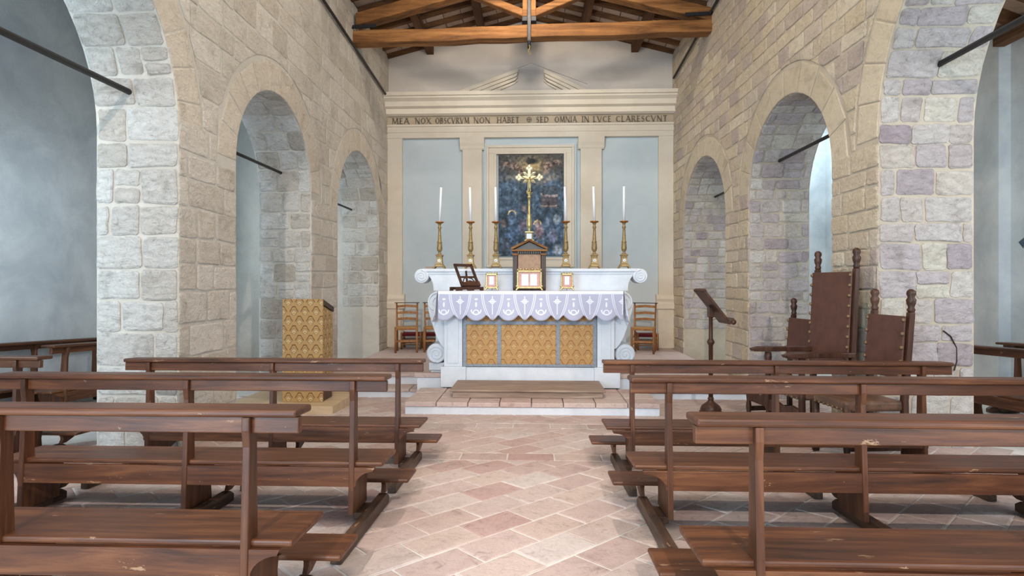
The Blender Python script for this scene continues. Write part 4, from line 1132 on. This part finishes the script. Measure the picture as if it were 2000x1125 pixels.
# missal stand
ms = thing('book_stand', 'dark carved open-frame missal stand tilted on the altar cloth', 'book stand', (-0.88, 7.80, ZM), (0, 0, 0.72))
for y0, x0, x1 in ((-0.10, -0.27, 0.17), (0.12, -0.22, 0.17)):
    MB().box(x0, x1, y0 - 0.012, y0 + 0.012, 0.035, 0.052).obj('base_rail', 'darkwood', ms, bevel=0.003)
    M = MB()
    pts = [(x0, 0.0), (x0, 0.036), (x1, 0.036), (x1, 0.0), (x1 - 0.04, 0.0), (x1 - 0.07, 0.022), (x1 - 0.13, 0.015), (x1 - 0.18, 0.022), (x1 - 0.2, 0.0), (x1 - 0.25, 0.0), (x1 - 0.27, 0.022), (x1 - 0.33, 0.014), (x0 + 0.06, 0.022), (x0 + 0.04, 0.0)]
    M.prism(pts, 1, y0 - 0.010, y0 + 0.010).obj('carved_apron', 'darkwood', ms)
Rm = Matrix.Rotation(math.radians(-32), 4, 'X')
def mp(M, name):
    M.v = [Rm @ p + Vector((-0.02, -0.08, 0.055)) for p in M.v]; return M.obj(name, 'darkwood', ms, bevel=0.003)
mp(MB().box(-0.15, -0.115, -0.01, 0.012, 0.0, 0.36), 'frame_stile'); mp(MB().box(0.115, 0.15, -0.01, 0.012, 0.0, 0.36), 'frame_stile')
mp(MB().box(-0.15, 0.15, -0.01, 0.012, 0.325, 0.36), 'frame_rail'); mp(MB().box(-0.13, 0.13, -0.008, 0.010, 0.14, 0.165), 'frame_rail')
mp(MB().prism([(-0.15, 0.0), (0.15, 0.0), (0.15, 0.075), (0.10, 0.055), (0.0, 0.085), (-0.10, 0.055), (-0.15, 0.075)], 1, -0.03, 0.012), 'carved_ledge')
mp(MB().tube([(-0.10, 0.0, 0.07), (-0.06, 0.0, 0.13), (0, 0, 0.145), (0.06, 0, 0.13), (0.10, 0, 0.07)], 0.009, 6), 'carved_arch')
MB().beam((0.06, 0.115, 0.05), (0.02, 0.09, 0.27), 0.02, 0.02).obj('prop', 'darkwood', ms)

tag(MB().box(-1.56, -1.44, 8.30, 8.42, 1.4215, 1.45).obj('small_box', 'predella', bevel=0.003), 'small flat brown box at the end of the altar shelf behind the outermost candlestick', 'box')

# ------------------------------------------------------------------ rush chairs and red stools behind the altar
def rush_chair(label, x, y, rot):
    t = thing('ladder_back_chair', label, 'chair', (x, y, ZU), (0, 0, rot), 'chairs behind the altar')
    for sx in (-1, 1):
        MB().tube([(sx * 0.185, 0.19, 0.0), (sx * 0.19, 0.18, 0.46), (sx * 0.20, 0.235, 0.93)], [0.02, 0.02, 0.016], 10).obj('back_post', 'oak', t, smooth=True)
        MB().tube([(sx * 0.20, -0.19, 0.0), (sx * 0.20, -0.19, 0.49)], 0.021, 10).obj('leg', 'oak', t, smooth=True)
        for z in (0.16, 0.30): MB().tube([(sx * 0.20, -0.19, z), (sx * 0.187, 0.185, z)], 0.011, 8).obj('stretcher', 'oak', t)
    for z in (0.22, 0.45): MB().beam((-0.20, -0.19, z), (0.20, -0.19, z), 0.018, 0.035).obj('front_rail', 'oak', t, bevel=0.004)
    MB().tube([(-0.187, 0.185, 0.2), (0.187, 0.185, 0.2)], 0.011, 8).obj('stretcher', 'oak', t)
    MB().box(-0.205, 0.205, -0.20, 0.185, 0.455, 0.485).obj('seat', 'rush', t, bevel=0.012)
    for z in (0.62, 0.74, 0.865):
        yc = 0.18 + (z - 0.46) * 0.117
        pts = [(-0.185, z - 0.025), (0, z - 0.012), (0.185, z - 0.025), (0.185, z + 0.022), (0, z + 0.036), (-0.185, z + 0.022)]
        MB().prism(pts, 1, yc - 0.008, yc + 0.008).obj('slat', 'oak', t, bevel=0.003)
    MB().box(-0.24, 0.24, 0.195, 0.275, 0.928, 0.942).obj('top_ledge', 'darkwood', t, bevel=0.004)
    return t
def red_stool(label, x, y, rot):
    t = thing('low_stool', label, 'stool', (x, y, ZU), (0, 0, rot), 'red stools behind the altar')
    for sx in (-1, 1):
        for sy in (-1, 1): MB().tube([(sx * 0.19, sy * 0.15, 0), (sx * 0.19, sy * 0.15, 0.335)], 0.02, 8).obj('leg', 'oak', t, smooth=True)
        for z in (0.12, 0.2): MB().tube([(sx * 0.19, -0.15, z), (sx * 0.19, 0.15, z)], 0.01, 6).obj('stretcher', 'oak', t)
    for sy in (-1, 1):
        for z in (0.1, 0.18): MB().tube([(-0.19, sy * 0.15, z), (0.19, sy * 0.15, z)], 0.01, 6).obj('stretcher', 'oak', t)
    MB().box(-0.20, 0.20, -0.16, 0.16, 0.26, 0.325).obj('cushion', 'red', t, bevel=0.025, seg=3)
rush_chair('ladder-back rush chair behind the altar nearest the pale arcade wall', -2.45, 11.10, 0.18)
rush_chair('ladder-back rush chair half hidden by the altar bracket on the book stand side', -1.92, 11.22, 0.18)
rush_chair('ladder-back rush chair behind the altar nearest the sandy arcade wall', 2.08, 11.10, -0.30)
red_stool('low red-cushioned stool behind the chair nearest the pale arcade wall', -2.46, 11.67, 0.04)
red_stool('low red-cushioned stool behind the half hidden chair', -2.02, 11.68, 0.06)
red_stool('low red-cushioned stool behind the chair nearest the sandy arcade wall', 2.24, 11.64, -0.06)

# ------------------------------------------------------------------ damask lectern on its platform
pf = struct(MB().box(-3.62, -2.33, 6.64, 7.62, fz(7.62) - 0.02, fz(6.64) + 0.095).obj('wooden_platform', 'ply', bevel=0.006)) 
del pf['kind']; tag(pf, 'pale wooden platform under the damask lectern', 'platform')
ZL = fz(6.64) + 0.096
am = thing('lectern', 'tall boxy lectern covered in gold damask with a brown sloping top', 'lectern', (-2.775, 6.90, ZL))
MB().prism([(-0.03, 0.0), (0.0, 0.0), (0.0, 1.235), (-0.03, 1.235)], 0, -0.245, 0.245).obj('front_panel', 'damask', am, bevel=0.004)
MB().prism([(0.0, 0.14), (0.35, 0.14), (0.35, 1.06), (0.0, 1.16)], 0, -0.235, 0.232).obj('side_body', 'damask', am, bevel=0.003)
MB().prism([(0.0, 1.165), (0.0, 1.232), (0.37, 1.125), (0.37, 1.065)], 0, -0.245, 0.245).obj('sloping_top', 'darkwood', am, bevel=0.004)
MB().box(-0.235, 0.235, 0.002, 0.33, 0.0, 0.138).obj('base', 'darkwood', am, bevel=0.006)

# ------------------------------------------------------------------ standing book lectern on the right
sl = thing('book_lectern', 'dark turned pole lectern with carved tilted book rest by the sandy wall', 'lectern', (2.06, 6.86, fz(6.86) + 0.006))
MB().lathe([(0.125, 0.0), (0.13, 0.03), (0.115, 0.045), (0.12, 0.06), (0.10, 0.10), (0.06, 0.13), (0.035, 0.15), (0.03, 0.17), (0.038, 0.18), (0.026, 0.20)], (0, 0, 0), 22).obj('base', 'darkwood', sl, smooth=True)
MB().lathe([(0.026, 0.20), (0.024, 0.80), (0.03, 0.81), (0.042, 0.83), (0.042, 0.85), (0.03, 0.87), (0.024, 0.88), (0.022, 1.12), (0.03, 1.13), (0.03, 1.16)], (0, 0, 0), 14).obj('pole', 'darkwood', sl, smooth=True)
MB().box(-0.035, 0.035, -0.03, 0.03, 1.13, 1.26).obj('bracket', 'darkwood', sl, bevel=0.006)
Rl = Matrix.Rotation(math.radians(52), 4, 'Y')
def lp(M, name):
    M.v = [Rl @ p + Vector((0.01, 0, 1.24)) for p in M.v]; return M.obj(name, 'darkwood', sl, bevel=0.004)
lp(MB().box(-0.24, 0.20, -0.20, 0.20, 0.0, 0.028), 'book_rest')
lp(MB().prism([(-0.20, 0.0), (-0.22, -0.03), (-0.12, -0.05), (0.0, -0.035), (0.12, -0.05), (0.22, -0.03), (0.20, 0.0)], 2, 0.0, 0.026) if False else MB().box(0.20, 0.235, -0.20, 0.20, 0.0, 0.08), 'ledge')
lp(MB().tube([(-0.24, -0.2 + 0.4 * k / 12, 0.012 + 0.012 * (k % 2)) for k in range(13)], 0.022, 6), 'carved_edge')
for s in (-1, 1): lp(MB().ball((0.235, s * 0.2, 0.05), 0.032, 10, 6), 'knob')

# ------------------------------------------------------------------ leather chairs
def leather_chair(name, label, x, y, rot, wd, hb, arms, sh=0.50):
    t = thing(name, label, 'chair', (x, y, fz(y) + 0.006), (0, 0, rot), 'studded leather chairs by the arcade')
    h = wd / 2; dp = 0.46
    # local: faces -y, back at +y
    for s in (-1, 1):
        post = MB().prism([(0.0, 0.0), (0.045, 0.0), (0.035, sh), (0.09, hb - 0.02), (0.045, hb - 0.02), (-0.01, sh)], 0, s * h - 0.024, s * h + 0.024)
        post = post.obj('back_post', 'darkwood', t, bevel=0.006)
        f = MB(); zc = hb; yb = 0.07
        f.lathe([(0.02, -0.03), (0.03, 0.0), (0.022, 0.02), (0.032, 0.05), (0.036, 0.08), (0.024, 0.10), (0.034, 0.125), (0.03, 0.15), (0.012, 0.165)], (s * h, yb, zc), 12); f.obj('finial', 'darkwood', post, smooth=True)
        if arms:
            MB().lathe([(0.03, 0.0), (0.034, 0.05), (0.022, 0.08), (0.032, 0.14), (0.020, 0.20), (0.032, 0.26), (0.03, 0.42), (0.03, 0.50), (0.022, 0.53), (0.034, 0.60), (0.024, 0.66), (0.036, 0.74), (0.03, 0.79)], (s * h, -dp, 0), 12).obj('front_leg', 'darkwood', t, smooth=True)
            MB().prism([(0.03, 0.795), (-dp - 0.16, 0.80), (-dp - 0.18, 0.825), (-dp - 0.10, 0.845), (0.04, 0.84)], 0, s * h - 0.042, s * h + 0.042).obj('armrest', 'darkwood', t, bevel=0.008)
        else:
            MB().lathe([(0.03, 0.0), (0.034, 0.05), (0.022, 0.08), (0.03, 0.16), (0.022, 0.22), (0.03, 0.30), (0.03, sh - 0.06)], (s * h, -dp, 0), 12).obj('front_leg', 'darkwood', t, smooth=True)
        MB().beam((s * h, -dp, 0.13), (s * h, 0.02, 0.13), 0.03, 0.05, (1, 0, 0)).obj('side_stretcher', 'darkwood', t, bevel=0.004)
    MB().prism([(-h, 0.22), (h, 0.22), (h, 0.32), (h * 0.5, 0.345), (0, 0.31), (-h * 0.5, 0.345), (-h, 0.32)], 1, -dp - 0.014, -dp + 0.014).obj('carved_stretcher', 'darkwood', t, bevel=0.004)
    st = MB().box(-h - 0.015, h + 0.015, -dp - 0.02, 0.0, sh - 0.085, sh)
    st = st.obj('seat', 'leatherd', t, bevel=0.025, seg=3)
    M = MB()
    for k in range(7):
        M = MB().ball((-h + 2 * h * (k + 0.5) / 7, -dp - 0.022, sh - 0.07), 0.012, 8, 5); M.obj('stud', 'studs', st)
    zb = sh + 0.17
    def yb_(z): return 0.012 + 0.055 * (z - sh) / (hb - sh)
    v = []
    for x_ in (-h - 0.005, h + 0.005):
        for z in (zb, hb - 0.05):
            v += [(x_, yb_(z) - 0.052, z), (x_, yb_(z) - 0.034, z)]
    bk = MB().add(v, [(0, 1, 3, 2), (4, 6, 7, 5), (0, 4, 5, 1), (2, 3, 7, 6), (0, 2, 6, 4), (1, 5, 7, 3)]).obj('backrest', 'leather', t, bevel=0.004)
    n = max(4, int((hb - zb) / 0.095))
    for s in (-1, 1):
        for k in range(n):
            z = zb + 0.03 + (hb - 0.11 - zb) * k / (n - 1)
            MB().ball((s * (h - 0.0), yb_(z) - 0.055, z), 0.017, 8, 5).obj('stud', 'studs', bk)
    return t
RC = -PI / 2
leather_chair('armchair', 'high-backed studded leather armchair between two lower chairs', 2.80, 5.62, RC + 0.16, 0.54, 1.62, True)
leather_chair('side_chair', 'low studded leather chair on the altar side of the armchair', 2.84, 6.33, RC + 0.16, 0.42, 1.17, False)
leather_chair('side_chair', 'low studded leather chair in front of the mauve stone pier', 2.90, 4.93, RC + 0.10, 0.42, 1.22, False)
